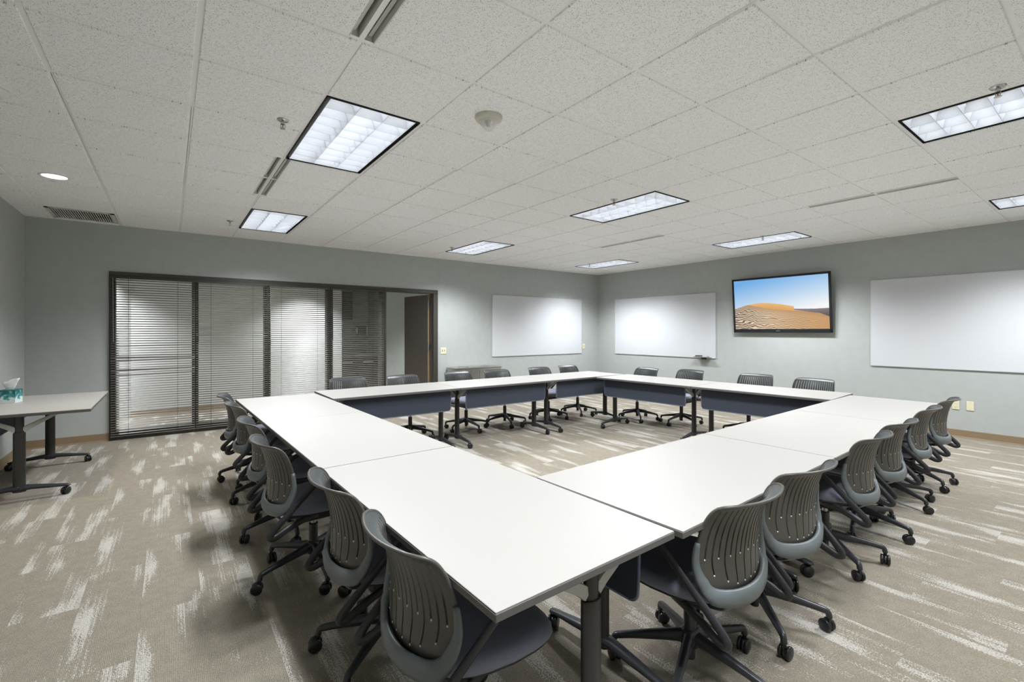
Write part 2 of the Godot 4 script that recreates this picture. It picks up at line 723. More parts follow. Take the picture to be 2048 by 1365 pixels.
# ------------------------------------------------------------------ ceiling
func ceiling_build() -> void:
	var st := begin()
	span(st, Vector3(X0 - 0.12, CEIL + 0.16, -V0 + 0.12), Vector3(X1 + 0.12, CEIL + 0.24, -V1 - 0.12))
	var ce := struct("ceiling", st, M.deck)
	var taken := {}
	for f in fixtures():
		taken[Vector2i(f[0], f[1])] = true
		taken[Vector2i(f[0], f[1] + 1)] = true
	taken[Vector2i(-3, 8)] = true
	var slot_cells := slots()
	var whole := []
	for k in 4:
		st = begin()
		tile_shape(st, 0.0, 0.0, TILE, TILE, k)
		whole.append(done(st))
	for i in range(-4, 13):
		for j in range(-6, 10):
			if taken.has(Vector2i(i, j)):
				continue
			var a := maxf(gx(i), X0) - gx(i)
			var b := minf(gx(i + 1), X1) - gx(i)
			var c := maxf(gv(j), V0) - gv(j)
			var d := minf(gv(j + 1), V1) - gv(j)
			if b - a < 0.03 or d - c < 0.03:
				continue
			# tiles beside an air slot are cut narrower
			if slot_cells.has(Vector2i(i, j)):
				a += 0.045
			if slot_cells.has(Vector2i(i + 1, j)):
				b -= 0.045
			var kind := rng.randi_range(0, 3)
			var o: MeshInstance3D
			if b - a > TILE - 0.001 and d - c > TILE - 0.001:
				o = part("ceiling_tile", whole[kind], M.ceiling_tile, ce)
			else:
				st = begin()
				tile_shape(st, a, c, b, d, kind)
				o = part("ceiling_tile", st, M.ceiling_tile, ce)
			o.position = Vector3(gx(i), CEIL, -gv(j))
	# suspended tees, recessed behind the tile faces
	for i in range(-3, 13):
		st = begin()
		tee(st, Vector3(gx(i), CEIL + 0.007, -V0), Vector3(gx(i), CEIL + 0.007, -V1), true)
		part("ceiling_tee", st, M.tee, ce)
	for j in range(-5, 10):
		var cuts := [X0]
		for f in fixtures():
			if j == f[1] + 1:
				cuts.append(gx(f[0]))
				cuts.append(gx(f[0] + 1))
		cuts.append(X1)
		for k in range(0, cuts.size(), 2):
			st = begin()
			tee(st, Vector3(cuts[k], CEIL + 0.0075, -gv(j)), Vector3(cuts[k + 1], CEIL + 0.0075, -gv(j)), false)
			part("ceiling_tee", st, M.tee, ce)
	# wall angle round the edge
	st = begin()
	var z := CEIL - 0.001
	span(st, Vector3(X0, z, -V0), Vector3(X0 + 0.02, z + 0.003, -V1))
	span(st, Vector3(X1 - 0.02, z, -V0), Vector3(X1, z + 0.003, -V1))
	span(st, Vector3(X0, z, -V1), Vector3(X1, z + 0.003, -V1 + 0.02))
	span(st, Vector3(X0, z, -V0 - 0.02), Vector3(X1, z + 0.003, -V0))
	struct("trim_1", st, M.tee)


# keys: runner index, row index of each 0.61 m stretch that has air slots on both sides of the runner
func slots() -> Dictionary:
	var out := {}
	for i in [0, 8]:
		for j in [-2, -1, 3, 4]:
			out[Vector2i(i, j)] = true
	return out


func tile_shape(st: SurfaceTool, a: float, c: float, b: float, d: float, kind: int) -> void:
	var g := 0.012
	var x0 := a + g
	var x1 := b - g
	var z0 := -(c + g)
	var z1 := -(d - g)
	var e := 0.003
	var q := [Vector3(x0 + e, 0, z1 + e), Vector3(x1 - e, 0, z1 + e), Vector3(x1 - e, 0, z0 - e), Vector3(x0 + e, 0, z0 - e)]
	var up := [Vector3(x0, 0.003, z1), Vector3(x1, 0.003, z1), Vector3(x1, 0.003, z0), Vector3(x0, 0.003, z0)]
	var s := 1.0 / TILE
	var uvs := []
	for p in q:
		var uv := Vector2(p.x * s, -p.z * s)
		for n in kind:
			uv = Vector2(-uv.y, uv.x)
		uvs.append(uv)
	quad_uv(st, q, uvs)
	for k in 4:
		var n := (k + 1) % 4
		quad_uv(st, [up[k], up[n], q[n], q[k]], [uvs[k], uvs[n], uvs[n], uvs[k]])
		var t := Vector3(0, 0.013, 0)
		quad_uv(st, [up[k] + t, up[n] + t, up[n], up[k]], [uvs[k], uvs[n], uvs[n], uvs[k]])


func tee(st: SurfaceTool, a: Vector3, b: Vector3, along_z: bool) -> void:
	var w := Vector3(0.012, 0, 0) if along_z else Vector3(0, 0, 0.012)
	span(st, a - w, b + w + Vector3(0, 0.0015, 0))
	span(st, a - w * 0.1, b + w * 0.1 + Vector3(0, 0.035, 0))


func ceiling_things() -> void:
	var labels := {
		Vector2i(0, 1): "louvered troffer light between the strobe detector and two sprinklers, dark reveal round it",
		Vector2i(0, 6): "louvered troffer light close to the blinds and the air grille",
		Vector2i(0, -4): "louvered troffer light farthest from the blinds in the side-table column",
		Vector2i(5, -4): "louvered troffer light over the row of chairs opposite the blinds",
		Vector2i(5, 1): "louvered troffer light over the middle of the table ring",
		Vector2i(5, 6): "louvered troffer light above the stainless cabinet side of the ring",
		Vector2i(10, -4): "louvered troffer light above the widest whiteboard end of television wall",
		Vector2i(10, 1): "louvered troffer light directly in front of the television",
		Vector2i(10, 6): "louvered troffer light in the corner between the two whiteboards"}
	var proto: Node3D
	for f in fixtures():
		var at := Vector3(gx(f[0] + 0.5), CEIL, -gv(f[1] + 1.0))
		var l: String = labels[Vector2i(f[0], f[1])]
		if proto == null:
			proto = troffer(at, l)
		else:
			copy(proto, at, 0.0, l)
	# air slots
	var slot_labels := {Vector2i(0, -2): "pair of linear air slots near the strobe, on the side away from the blinds", Vector2i(0, 3): "pair of linear air slots between strobe-side troffer and the blinds-side troffer",
		Vector2i(8, -2): "pair of linear air slots in front of the big whiteboard", Vector2i(8, 3): "pair of linear air slots above the far corner of the tables"}
	for key in slot_labels:
		var a := thing("air_diffuser", slot_labels[key], "air diffuser", Vector3(gx(key.x), CEIL, -gv(key.y)), 0.0, "linear air diffusers in the ceiling")
		for side in [-1, 1]:
			var st := begin()
			var x0: float = side * 0.012
			var x1: float = side * 0.056
			span(st, Vector3(x0, 0.1, -0.012), Vector3(x1, 0.104, -2 * TILE + 0.012))
			part("plenum", st, M.reveal_black, a)
			st = begin()
			span(st, Vector3(side * 0.0545, 0.0, -0.012), Vector3(side * 0.0565, 0.1, -2 * TILE + 0.012))
			span(st, Vector3(side * 0.012, 0.01, -0.012), Vector3(side * 0.0135, 0.1, -2 * TILE + 0.012))
			for e in [-0.012, -2 * TILE + 0.009]:
				span(st, Vector3(x0, 0.012, e), Vector3(x1, 0.1, e - 0.003))
			part("channel", st, M.white_metal, a)
			st = begin()
			span(st, Vector3(side * 0.030, 0.03, -0.014), Vector3(side * 0.047, 0.034, -2 * TILE + 0.014))
			part("deflector", st, M.vent_grey, a)
	sprinklers()
	# horn strobe
	var s := thing("strobe_detector", "round beige ceiling strobe with clear faceted lens", "detector", Vector3(gx(1.48), CEIL, -gv(0.46)))
	var st2 := begin()
	st2.set_smooth_group(0)
	lathe(st2, Vector3.ZERO, [Vector2(0, -0.03), Vector2(0.062, -0.03), Vector2(0.08, -0.022), Vector2(0.087, -0.008), Vector2(0.087, 0.0)], 36)
	part("housing", st2, mat("beige_plastic", Color8(205, 200, 188), 0.45), s)
	st2 = begin()
	lathe(st2, Vector3.ZERO, [Vector2(0.0, -0.088), Vector2(0.022, -0.084), Vector2(0.066, -0.034), Vector2(0.066, -0.03)], 8)
	part("lens", st2, M.clear_plastic, s)
	st2 = begin()
	lathe(st2, Vector3(0.0, 0, 0), [Vector2(0.0, -0.062), Vector2(0.012, -0.06), Vector2(0.03, -0.0305), Vector2(0.0, -0.0302)], 8)
	part("reflector", st2, M.chrome, s)
	# downlight near the left wall
	var d := thing("downlight", "round recessed downlight glowing above the side table", "ceiling light", Vector3(gx(-2.5), CEIL, -gv(5.7)))
	var st3 := begin()
	st3.set_smooth_group(0)
	lathe(st3, Vector3.ZERO, [Vector2(0.082, 0.03), Vector2(0.084, -0.002), Vector2(0.095, -0.006), Vector2(0.105, -0.001), Vector2(0.105, 0.0)], 40)
	part("trim_ring", st3, M.white_metal, d)
	st3 = begin()
	lathe(st3, Vector3.ZERO, [Vector2(0.0, -0.0015), Vector2(0.0835, -0.001), Vector2(0.0835, 0.02), Vector2(0.0, 0.02)], 40)
	part("lamp_lens", st3, M.lamp_glow, d)
	var sp := SpotLight3D.new()
	sp.name = "lamp_light"
	d.add_child(sp)
	sp.position = Vector3(0, -0.01, 0)
	sp.rotation_degrees = Vector3(-90, 0, 0)
	sp.spot_angle = 52.0
	sp.spot_angle_attenuation = 0.6
	sp.spot_range = 12.0
	sp.light_energy = 2.2
	sp.light_size = 0.08
	sp.light_color = Color(1.0, 0.98, 0.94)
	sp.shadow_enabled = true
	# white dome detector at the edge of view
	var w := thing("smoke_detector", "white round smoke detector on a ceiling tile, in line with the glowing downlight", "detector", Vector3(gx(-2.5), CEIL, -gv(2.62)))
	st3 = begin()
	st3.set_smooth_group(0)
	lathe(st3, Vector3.ZERO, [Vector2(0, -0.05), Vector2(0.05, -0.047), Vector2(0.078, -0.036), Vector2(0.086, -0.022)], 32)
	part("cover", st3, M.white_plastic, w)
	st3 = begin()
	st3.set_smooth_group(0)
	lathe(st3, Vector3.ZERO, [Vector2(0.06, -0.023), Vector2(0.092, -0.018), Vector2(0.098, -0.006), Vector2(0.098, 0.0)], 32)
	part("base", st3, M.white_plastic, w)
	# return air grille by the window wall
	var g := thing("air_grille", "white slatted return air grille in ceiling by the window wall", "vent", Vector3(gx(-3), CEIL, -gv(8)))
	st3 = begin()
	var fw := 0.035
	for e in [[0.014, -0.014, 0.5956, -0.014 - fw], [0.014, -0.5956 + fw, 0.5956, -0.5956], [0.014, -0.014, 0.014 + fw, -0.5956], [0.5956 - fw, -0.014, 0.5956, -0.5956]]:
		span(st3, Vector3(e[0], -0.002, e[1]), Vector3(e[2], 0.004, e[3]))
	part("frame", st3, M.vent_grey, g)
	st3 = begin()
	span(st3, Vector3(0.02, 0.05, -0.02), Vector3(0.59, 0.054, -0.59))
	part("backing", st3, M.reveal_black, g)
	st3 = begin()
	X = Transform3D(Basis(Vector3(0, 0, 1), 0.45), Vector3.ZERO)
	box(st3, Vector3.ZERO, Vector3(0.009, 0.014, 0.5))
	var vane := done(st3)
	for k in 24:
		var o := part("vane", vane, M.vent_grey, g)
		o.position = Vector3(0.06 + k * 0.0213, 0.008, -0.305)


func troffer(at: Vector3, label: String) -> Node3D:
	var t := thing("troffer_light", label, "ceiling light", at, 0.0, "louvered troffer lights")
	var hx := 0.290
	var hz := 0.594
	var st := begin()
	# black reveal round the louver
	for s in [-1, 1]:
		span(st, Vector3(s * hx, -0.002, -hz), Vector3(s * (hx - 0.004), 0.12, hz))
		span(st, Vector3(-hx, -0.002, s * hz), Vector3(hx, 0.12, s * (hz - 0.004)))
		span(st, Vector3(s * hx, 0.025, -hz), Vector3(s * (hx - 0.03), 0.029, hz))
		span(st, Vector3(-hx, 0.025, s * hz), Vector3(hx, 0.029, s * (hz - 0.02)))
	part("reveal", st, M.reveal_black, t)
	st = begin()
	span(st, Vector3(-hx, 0.12, -hz), Vector3(hx, 0.125, hz))
	part("housing", st, M.white_metal, t)
	# three tubes
	for k in 3:
		st = begin()
		st.set_smooth_group(0)
		X = Transform3D(Basis(Vector3(1, 0, 0), PI / 2), Vector3((k - 1) * 0.175, 0.098, -0.575))
		lathe(st, Vector3.ZERO, [Vector2(0, 0), Vector2(0.016, 0), Vector2(0.016, 1.15), Vector2(0, 1.15)], 12)
		part("lamp_tube", st, M.tube_glow, t)
	# parabolic blades: wide at the bottom edge, thin at the top
	var lx := hx - 0.024
	var lz := hz - 0.014
	for k in 4:
		st = begin()
		blade(st, Vector3(-lx + 2 * lx * k / 3.0, 0, 0), 2 * lz, true, k)
		part("louver_blade", st, M.louver, t)
	for k in 10:
		st = begin()
		blade(st, Vector3(0, 0, -lz + 2 * lz * k / 9.0), 2 * lx, false, k)
		part("louver_blade", st, M.louver, t)
	return t


func blade(st: SurfaceTool, at: Vector3, length: float, along_z: bool, _k: int) -> void:
	st.set_smooth_group(1)
	var prof := [Vector2(0.0012, 0.003), Vector2(0.004, 0.016), Vector2(0.009, 0.034), Vector2(0.017, 0.05), Vector2(0.028, 0.064)] if not along_z else [Vector2(0.0012, 0.003), Vector2(0.005, 0.016), Vector2(0.012, 0.034), Vector2(0.024, 0.05), Vector2(0.042, 0.064)]
	var pts := []
	for p in prof:
		pts.append(Vector2(p.x, p.y))
	for k in range(prof.size() - 1, -1, -1):
		pts.append(Vector2(-prof[k].x, prof[k].y))
	var h := length * 0.5
	var n := pts.size()
	for k in n:
		var p: Vector2 = pts[k]
		var q: Vector2 = pts[(k + 1) % n]
		st.set_smooth_group(1 if k < prof.size() - 1 else (2 if k == prof.size() - 1 else (3 if k < n - 1 else 4)))
		if along_z:
			quad(st, at + Vector3(p.x, p.y, h), at + Vector3(p.x, p.y, -h), at + Vector3(q.x, q.y, -h), at + Vector3(q.x, q.y, h))
		else:
			quad(st, at + Vector3(-h, p.y, p.x), at + Vector3(h, p.y, p.x), at + Vector3(h, q.y, q.x), at + Vector3(-h, q.y, q.x))


func sprinklers() -> void:
	var spots := [[-0.22, 1.8, "pendent sprinkler beside troffer near the strobe detector"], [-0.2, 7.3, "pendent sprinkler beside the troffer closest to the blinds"], [4.86, -2.78, "pendent sprinkler by troffer over the chairs opposite the blinds"],
		[4.84, 1.71, "pendent sprinkler by the troffer over the ring's middle"], [4.84, 7.27, "pendent sprinkler by troffer above the stainless cabinet side"], [9.95, 7.22, "pendent sprinkler by the troffer in the whiteboard corner"], [9.95, 1.67, "pendent sprinkler by the troffer in front of the television"]]
	var proto: Node3D
	for s in spots:
		var at := Vector3(gx(s[0]), CEIL, -gv(s[1]))
		if proto != null:
			copy(proto, at, rng.randf() * 3.0, s[2])
			continue
		var t := thing("sprinkler", s[2], "sprinkler", at, 0.0, "pendent fire sprinklers")
		proto = t
		var st := begin()
		st.set_smooth_group(0)
		lathe(st, Vector3.ZERO, [Vector2(0.012, -0.012), Vector2(0.03, -0.008), Vector2(0.036, -0.001), Vector2(0.036, 0.0)], 24)
		part("escutcheon", st, M.chrome, t)
		st = begin()
		lathe(st, Vector3.ZERO, [Vector2(0.009, -0.03), Vector2(0.011, -0.026), Vector2(0.011, -0.01)], 8)
		part("body", st, M.chrome, t)
		for side in [-1, 1]:
			st = begin()
			st.set_smooth_group(0)
			tube(st, [Vector3(side * 0.009, -0.027, 0), Vector3(side * 0.013, -0.038, 0), Vector3(side * 0.01, -0.05, 0), Vector3(0, -0.056, 0)], [Vector2(0.0025, 0.0025)], 6, Vector3(0, 0, 1))
			part("frame_arm", st, M.chrome, t)
		st = begin()
		lathe(st, Vector3.ZERO, [Vector2(0, -0.059), Vector2(0.016, -0.058), Vector2(0.017, -0.056), Vector2(0, -0.055)], 16)
		part("deflector", st, M.chrome, t)
		st = begin()
		lathe(st, Vector3.ZERO, [Vector2(0.0, -0.052), Vector2(0.003, -0.05), Vector2(0.003, -0.03), Vector2(0.0, -0.03)], 8)
		part("glass_bulb", st, mat("bulb_red", Color8(150, 60, 45), 0.2), t)


# ------------------------------------------------------------------ corridor beyond the glass
func corridor() -> void:
	var st := begin()
	var z0 := -V1 - 0.12
	for c in 36:
		for k in 2:
			plank(st, Vector3(-2.5 + 0.25 * c, 0, -V1 - 1.0 * k + (0.0 if c % 2 else 0.0)), 1.0, (c * 5 + k * 3) % 16, 0.0)
	for c in 36:
		plank(st, Vector3(-2.5 + 0.25 * c, 0, -V1 - 2.0), 1.0, (c * 7 + 2) % 16, 0.0)
	struct("floor", st, M.carpet)
	var h := 2.6
	st = begin()
	# far corridor wall with an angled end and an alcove opening
	span(st, Vector3(-0.5, 0, -9.65), Vector3(2.83, h, -9.77))
	X = Transform3D(Basis(Vector3.UP, deg_to_rad(-135)), Vector3(-0.5, 0, -9.65))
	span(st, Vector3(0, 0, 0), Vector3(1.6, h, 0.12))
	struct("wall_corridor", st, M.corridor_paint)
	st = begin()
	span(st, Vector3(3.75, 0, -9.65), Vector3(6.3, h, -9.77))
	struct("wall_corridor", st, M.wall_paint)
	st = begin()
	span(st, Vector3(2.71, 0, -9.77), Vector3(2.83, h, -10.75))
	span(st, Vector3(3.75, 0, -9.77), Vector3(3.87, h, -10.75))
	span(st, Vector3(2.71, 0, -10.75), Vector3(3.87, h, -10.85))
	struct("wall_alcove", st, M.wall_paint)
	st = begin()
	span(st, Vector3(-2.6, 0, z0), Vector3(-2.5, h, -10.9))
	span(st, Vector3(6.3, 0, z0), Vector3(6.42, h, -9.77))
	struct("wall_corridor_end", st, M.corridor_paint)
	st = begin()
	span(st, Vector3(-2.6, h, z0), Vector3(6.42, h + 0.1, -10.9))
	struct("ceiling", st, M.white_metal)
	st = begin()
	baseboard(st, Vector3(-0.5, 0, -9.65), Vector3(2.83, 0, -9.65), Vector3(0, 0, 1))
	baseboard(st, Vector3(3.75, 0, -9.65), Vector3(6.3, 0, -9.65), Vector3(0, 0, 1))
	var dir := Vector3(-1, 0, -1).normalized()
	baseboard(st, Vector3(-0.5, 0, -9.65) + dir * 1.6, Vector3(-0.5, 0, -9.65), Vector3(-1, 0, 1).normalized())
	struct("baseboard_corridor", st, M.baseboard)
	# corridor downlights
	var spots := [[-0.8, 8.95, "downlight in corridor ceiling behind the first blind"], [2.1, 8.95, "downlight in corridor ceiling behind the third blind"], [5.3, 8.7, "downlight in corridor ceiling beyond the open door"]]
	for s in spots:
		var d := thing("downlight", s[2], "ceiling light", Vector3(s[0], h, -s[1]), 0.0, "corridor downlights")
		st = begin()
		st.set_smooth_group(0)
		lathe(st, Vector3.ZERO, [Vector2(0.07, 0.01), Vector2(0.072, -0.004), Vector2(0.09, -0.005), Vector2(0.09, 0.0)], 28)
		part("trim_ring", st, M.white_metal, d)
		st = begin()
		lathe(st, Vector3.ZERO, [Vector2(0.0, -0.001), Vector2(0.071, -0.001), Vector2(0.0, 0.0)], 28)
		part("lamp_lens", st, M.lamp_glow, d)
		var sp := SpotLight3D.new()
		sp.name = "lamp_light"
		d.add_child(sp)
		sp.position = Vector3(0, -0.012, 0)
		sp.rotation_degrees = Vector3(-90, 0, 0)
		sp.spot_angle = 54.0
		sp.spot_angle_attenuation = 0.8
		sp.spot_range = 12.0
		sp.light_energy = 12.0
		sp.light_size = 0.06
		sp.light_color = Color(0.97, 0.985, 1.0)
		sp.shadow_enabled = true
	# alcove furniture
	var cb := thing("base_cabinet", "dark wood base cabinet in the alcove across the corridor", "cabinet", Vector3(3.29, 0, -10.1))
	st = begin()
	span(st, Vector3(-0.455, 0.0, 0.0), Vector3(0.455, 0.84, -0.6))
	part("body", st, M.cabinet_dark, cb)
	for s in [-1, 1]:
		st = begin()
		cbox(st, Vector3(s * 0.228, 0.44, 0.009), Vector3(0.44, 0.76, 0.018), 0.003)
		var dr := part("door", st, M.cabinet_dark, cb)
		st = begin()
		cbox(st, Vector3(s * 0.228, 0.72, 0.03), Vector3(0.22, 0.05, 0.024), 0.004)
		part("handle", st, M.satin_metal, dr)
	st = begin()
	cbox(st, Vector3(0, 0.86, -0.28), Vector3(0.915, 0.04, 0.66), 0.004)
	tag(part("countertop", st, M.counter), "pale countertop slab on the alcove cabinet", "countertop")
	get_child(get_child_count() - 1).position = Vector3(3.29, 0, -10.1)
	var up := thing("wall_cabinet", "dark wood wall cabinet high in the corridor alcove", "cabinet", Vector3(3.06, 1.5, -10.74))
	st = begin()
	span(st, Vector3(-0.225, 0.15, 0), Vector3(0.225, 0.78, 0.33))
	part("body", st, M.cabinet_dark, up)
	for s in [-1, 1]:
		st = begin()
		cbox(st, Vector3(s * 0.112, 0.465, 0.339), Vector3(0.218, 0.62, 0.018), 0.003)
		part("door", st, M.cabinet_dark, up)
	var disp := thing("towel_dispenser", "black wall dispenser with two pale strips in the alcove", "dispenser", Vector3(3.56, 1.4, -10.74))
	st = begin()
	cbox(st, Vector3(0, 0, 0.075), Vector3(0.2, 0.2, 0.15), 0.01)
	part("case", st, M.black_plastic, disp)
	for s in [-1, 1]:
		st = begin()
		cbox(st, Vector3(s * 0.115, 0, 0.08), Vector3(0.03, 0.15, 0.12), 0.004)
		part("side_strip", st, M.white_plastic, disp)


# ------------------------------------------------------------------ window, door, blinds
func window_and_door() -> void:
	var za := -V1 + 0.02
	var zb := -V1 - 0.13
	var w := Node3D.new()
	w.name = "window_1"
	w.set_meta("kind", "structure")
	add_child(w)
	var st: SurfaceTool
	var uprights := [[-0.615, -0.552], [0.25, 0.324], [1.14, 1.221], [2.036, 2.121], [2.937, 2.98]]
	for u in uprights:
		st = begin()
		cbox(st, Vector3((u[0] + u[1]) / 2, 1.04, (za + zb) / 2), Vector3(u[1] - u[0], 2.08, za - zb), 0.004)
		part("mullion", st, M.bronze, w)
	st = begin()
	cbox(st, Vector3((2.98 - 0.615) / 2, 2.115, (za + zb) / 2), Vector3(2.98 + 0.615, 0.07, za - zb), 0.004)
	part("head_rail", st, M.bronze, w)
	for k in 4:
		var a: float = uprights[k][1]
		var b: float = uprights[k + 1][0]
		st = begin()
		cbox(st, Vector3((a + b) / 2, 0.055, (za + zb) / 2), Vector3(b - a, 0.11, za - zb), 0.004)
		part("sill_rail", st, M.bronze, w)
		st = begin()
		quad(st, Vector3(a, 0.11, -V1 - 0.06), Vector3(b, 0.11, -V1 - 0.06), Vector3(b, 2.08, -V1 - 0.06), Vector3(a, 2.08, -V1 - 0.06))
		part("pane", st, M.glass, w)
	# door frame
	var d := Node3D.new()
	d.name = "door_1"
	d.set_meta("kind", "structure")
	add_child(d)
	st = begin()
	cbox(st, Vector3(2.999, 1.04, (za + zb) / 2), Vector3(0.038, 2.08, za - zb), 0.004)
	part("jamb", st, M.bronze, d)
	st = begin()
	cbox(st, Vector3(3.964, 1.04, (za + zb) / 2), Vector3(0.092, 2.08, za - zb), 0.004)
	cbox(st, Vector3(3.922, 1.04, -V1 - 0.05), Vector3(0.02, 2.08, 0.05), 0.003)
	part("jamb", st, M.bronze, d)
	st = begin()
	cbox(st, Vector3(3.495, 2.115, (za + zb) / 2), Vector3(1.03, 0.07, za - zb), 0.004)
	part("frame_head", st, M.bronze, d)
	# leaf, swung out into the corridor
	var leaf := thing("door_leaf", "dark brown wooden door standing open into the corridor", "door", Vector3(3.905, 0.008, -V1 - 0.135), deg_to_rad(5.5 + 90.0))
	# local x runs from hinge edge to free edge, local +z is the face towards the window panes
	st = begin()
	cbox(st, Vector3(0.45, 1.035, 0.0), Vector3(0.88, 2.06, 0.042), 0.002)
	part("panel", st, M.door_wood, leaf)
	st = begin()
	span(st, Vector3(0.0075, 0.006, -0.0205), Vector3(0.0098, 2.064, 0.0215))
	part("hinge_edge", st, M.door_edge, leaf)
	for y in [0.25, 1.08, 1.9]:
		st = begin()
		cbox(st, Vector3(0.001, y, 0.015), Vector3(0.012, 0.115, 0.07), 0.002)
		st.set_smooth_group(0)
		lathe(st, Vector3(-0.006, y - 0.057, 0.026), [Vector2(0, 0), Vector2(0.007, 0), Vector2(0.007, 0.115), Vector2(0, 0.115)], 10)
		part("hinge", st, M.satin_metal, leaf)
	st = begin()
	cbox(st, Vector3(0.32, 1.93, 0.05), Vector3(0.28, 0.075, 0.058), 0.006)
	var cl := part("door_closer", st, M.satin_metal, leaf)
	st = begin()
	tube(st, [Vector3(0.22, 1.985, 0.05), Vector3(0.42, 2.02, 0.14)], [Vector2(0.008, 0.004)], 8)
	tube(st, [Vector3(0.42, 2.02, 0.14), Vector3(0.09, 2.05, 0.22)], [Vector2(0.008, 0.004)], 8)
	part("closer_arm", st, M.satin_metal, cl)
	st = begin()
	st.set_smooth_group(0)
	X = Transform3D(Basis(Vector3(1, 0, 0), PI / 2), Vector3(0.825, 0.98, 0.021))
	lathe(st, Vector3.ZERO, [Vector2(0, 0.012), Vector2(0.03, 0.012), Vector2(0.032, 0.0)], 20)
	lathe(st, Vector3.ZERO, [Vector2(0.011, 0.05), Vector2(0.011, 0.01)], 12)
	X = Transform3D.IDENTITY
	tube(st, [Vector3(0.825, 0.98, 0.066), Vector3(0.78, 0.98, 0.07), Vector3(0.71, 0.978, 0.066)], [Vector2(0.008, 0.01)], 8)
	part("lever_handle", st, M.satin_metal, leaf)
	st = begin()
	X = Transform3D(Basis(Vector3(1, 0, 0), PI / 2), Vector3(0.825, 1.1, 0.021))
	lathe(st, Vector3.ZERO, [Vector2(0, 0.008), Vector2(0.014, 0.008), Vector2(0.014, 0.0)], 14)
	part("deadbolt", st, M.satin_metal, leaf)


func blinds() -> void:
	var edges := [[-0.6, 0.285], [0.29, 1.178], [1.183, 2.075], [2.08, 2.965]]
	var words := ["first mini blind beside the side table, some slats bent", "second mini blind from the side table end", "third mini blind, over the middle bright pane", "fourth mini blind, over the dark alcove pane beside the doorway"]
	var pitch := 0.0312
	for k in 4:
		var a: float = edges[k][0]
		var b: float = edges[k][1]
		var w := b - a
		var t := thing("window_blind", words[k], "blind", Vector3((a + b) / 2, 0, -V1 + 0.036), 0.0, "bronze mini blinds on the glass wall")
		var st := begin()
		cbox(st, Vector3(0, 2.075, 0), Vector3(w, 0.03, 0.028), 0.003)
		part("headrail", st, M.bronze, t)
		# a slat: curved strip tilted with its room edge down
		st = begin()
		st.set_smooth_group(0)
		var tilt := deg_to_rad(27.0)
		for n in 4:
			var s0 := -0.0125 + 0.00625 * n
			var s1 := s0 + 0.00625
			var p0 := Vector3(0, 0.0012 * (1.0 - pow(s0 / 0.0125, 2)), s0).rotated(Vector3(1, 0, 0), tilt)
			var p1 := Vector3(0, 0.0012 * (1.0 - pow(s1 / 0.0125, 2)), s1).rotated(Vector3(1, 0, 0), tilt)
			var l := Vector3(-w / 2 + 0.004, 0, 0)
			var r := Vector3(w / 2 - 0.004, 0, 0)
			var th := Vector3(0, -0.0006, 0)
			quad(st, p1 + l, p1 + r, p0 + r, p0 + l)
			quad(st, p0 + l + th, p0 + r + th, p1 + r + th, p1 + l + th)
		var slat := done(st)
		var n_slats := 64
		for n in n_slats:
			var o := part("slat", slat, M.slat, t)
			o.position = Vector3(0, 2.045 - pitch * n, 0)
			o.rotation.x = rng.randf_range(-0.02, 0.02)
			o.rotation.z = rng.randf_range(-0.0006, 0.0006)
			if k == 0 and n in [27, 31, 32, 33, 37, 39] or k == 1 and n in [22, 23]:
				o.rotation.z = rng.randf_range(-0.012, 0.012)
				o.rotation.x += rng.randf_range(0.1, 0.5)
		st = begin()
		cbox(st, Vector3(0, 0.05, 0), Vector3(w, 0.014, 0.026), 0.003)
		part("bottom_rail", st, M.slat, t)
		for s in [-0.30, 0.28]:
			st = begin()
			tube(st, [Vector3(s * w, 2.06, 0.0135), Vector3(s * w, 0.05, 0.0135)], [Vector2(0.0017, 0.0017)], 6, Vector3(0, 0, 1))
			part("ladder_cord", st, M.cord, t)
		st = begin()
		tube(st, [Vector3(-0.47 * w, 2.06, 0.022), Vector3(-0.465 * w, 1.25, 0.024)], [Vector2(0.0035, 0.0035)], 6, Vector3(0, 0, 1))
		part("tilt_wand", st, M.satin_metal if k % 2 == 0 else M.cord, t)


# ------------------------------------------------------------------ tables and chairs
func row_point(r: Array, lu: float, lv: float) -> Vector3:
	var c := cos(r[2])
	var s := sin(r[2])
	return Vector3(r[0] + lu * c - lv * s, 0, -(r[1] + lu * s + lv * c))


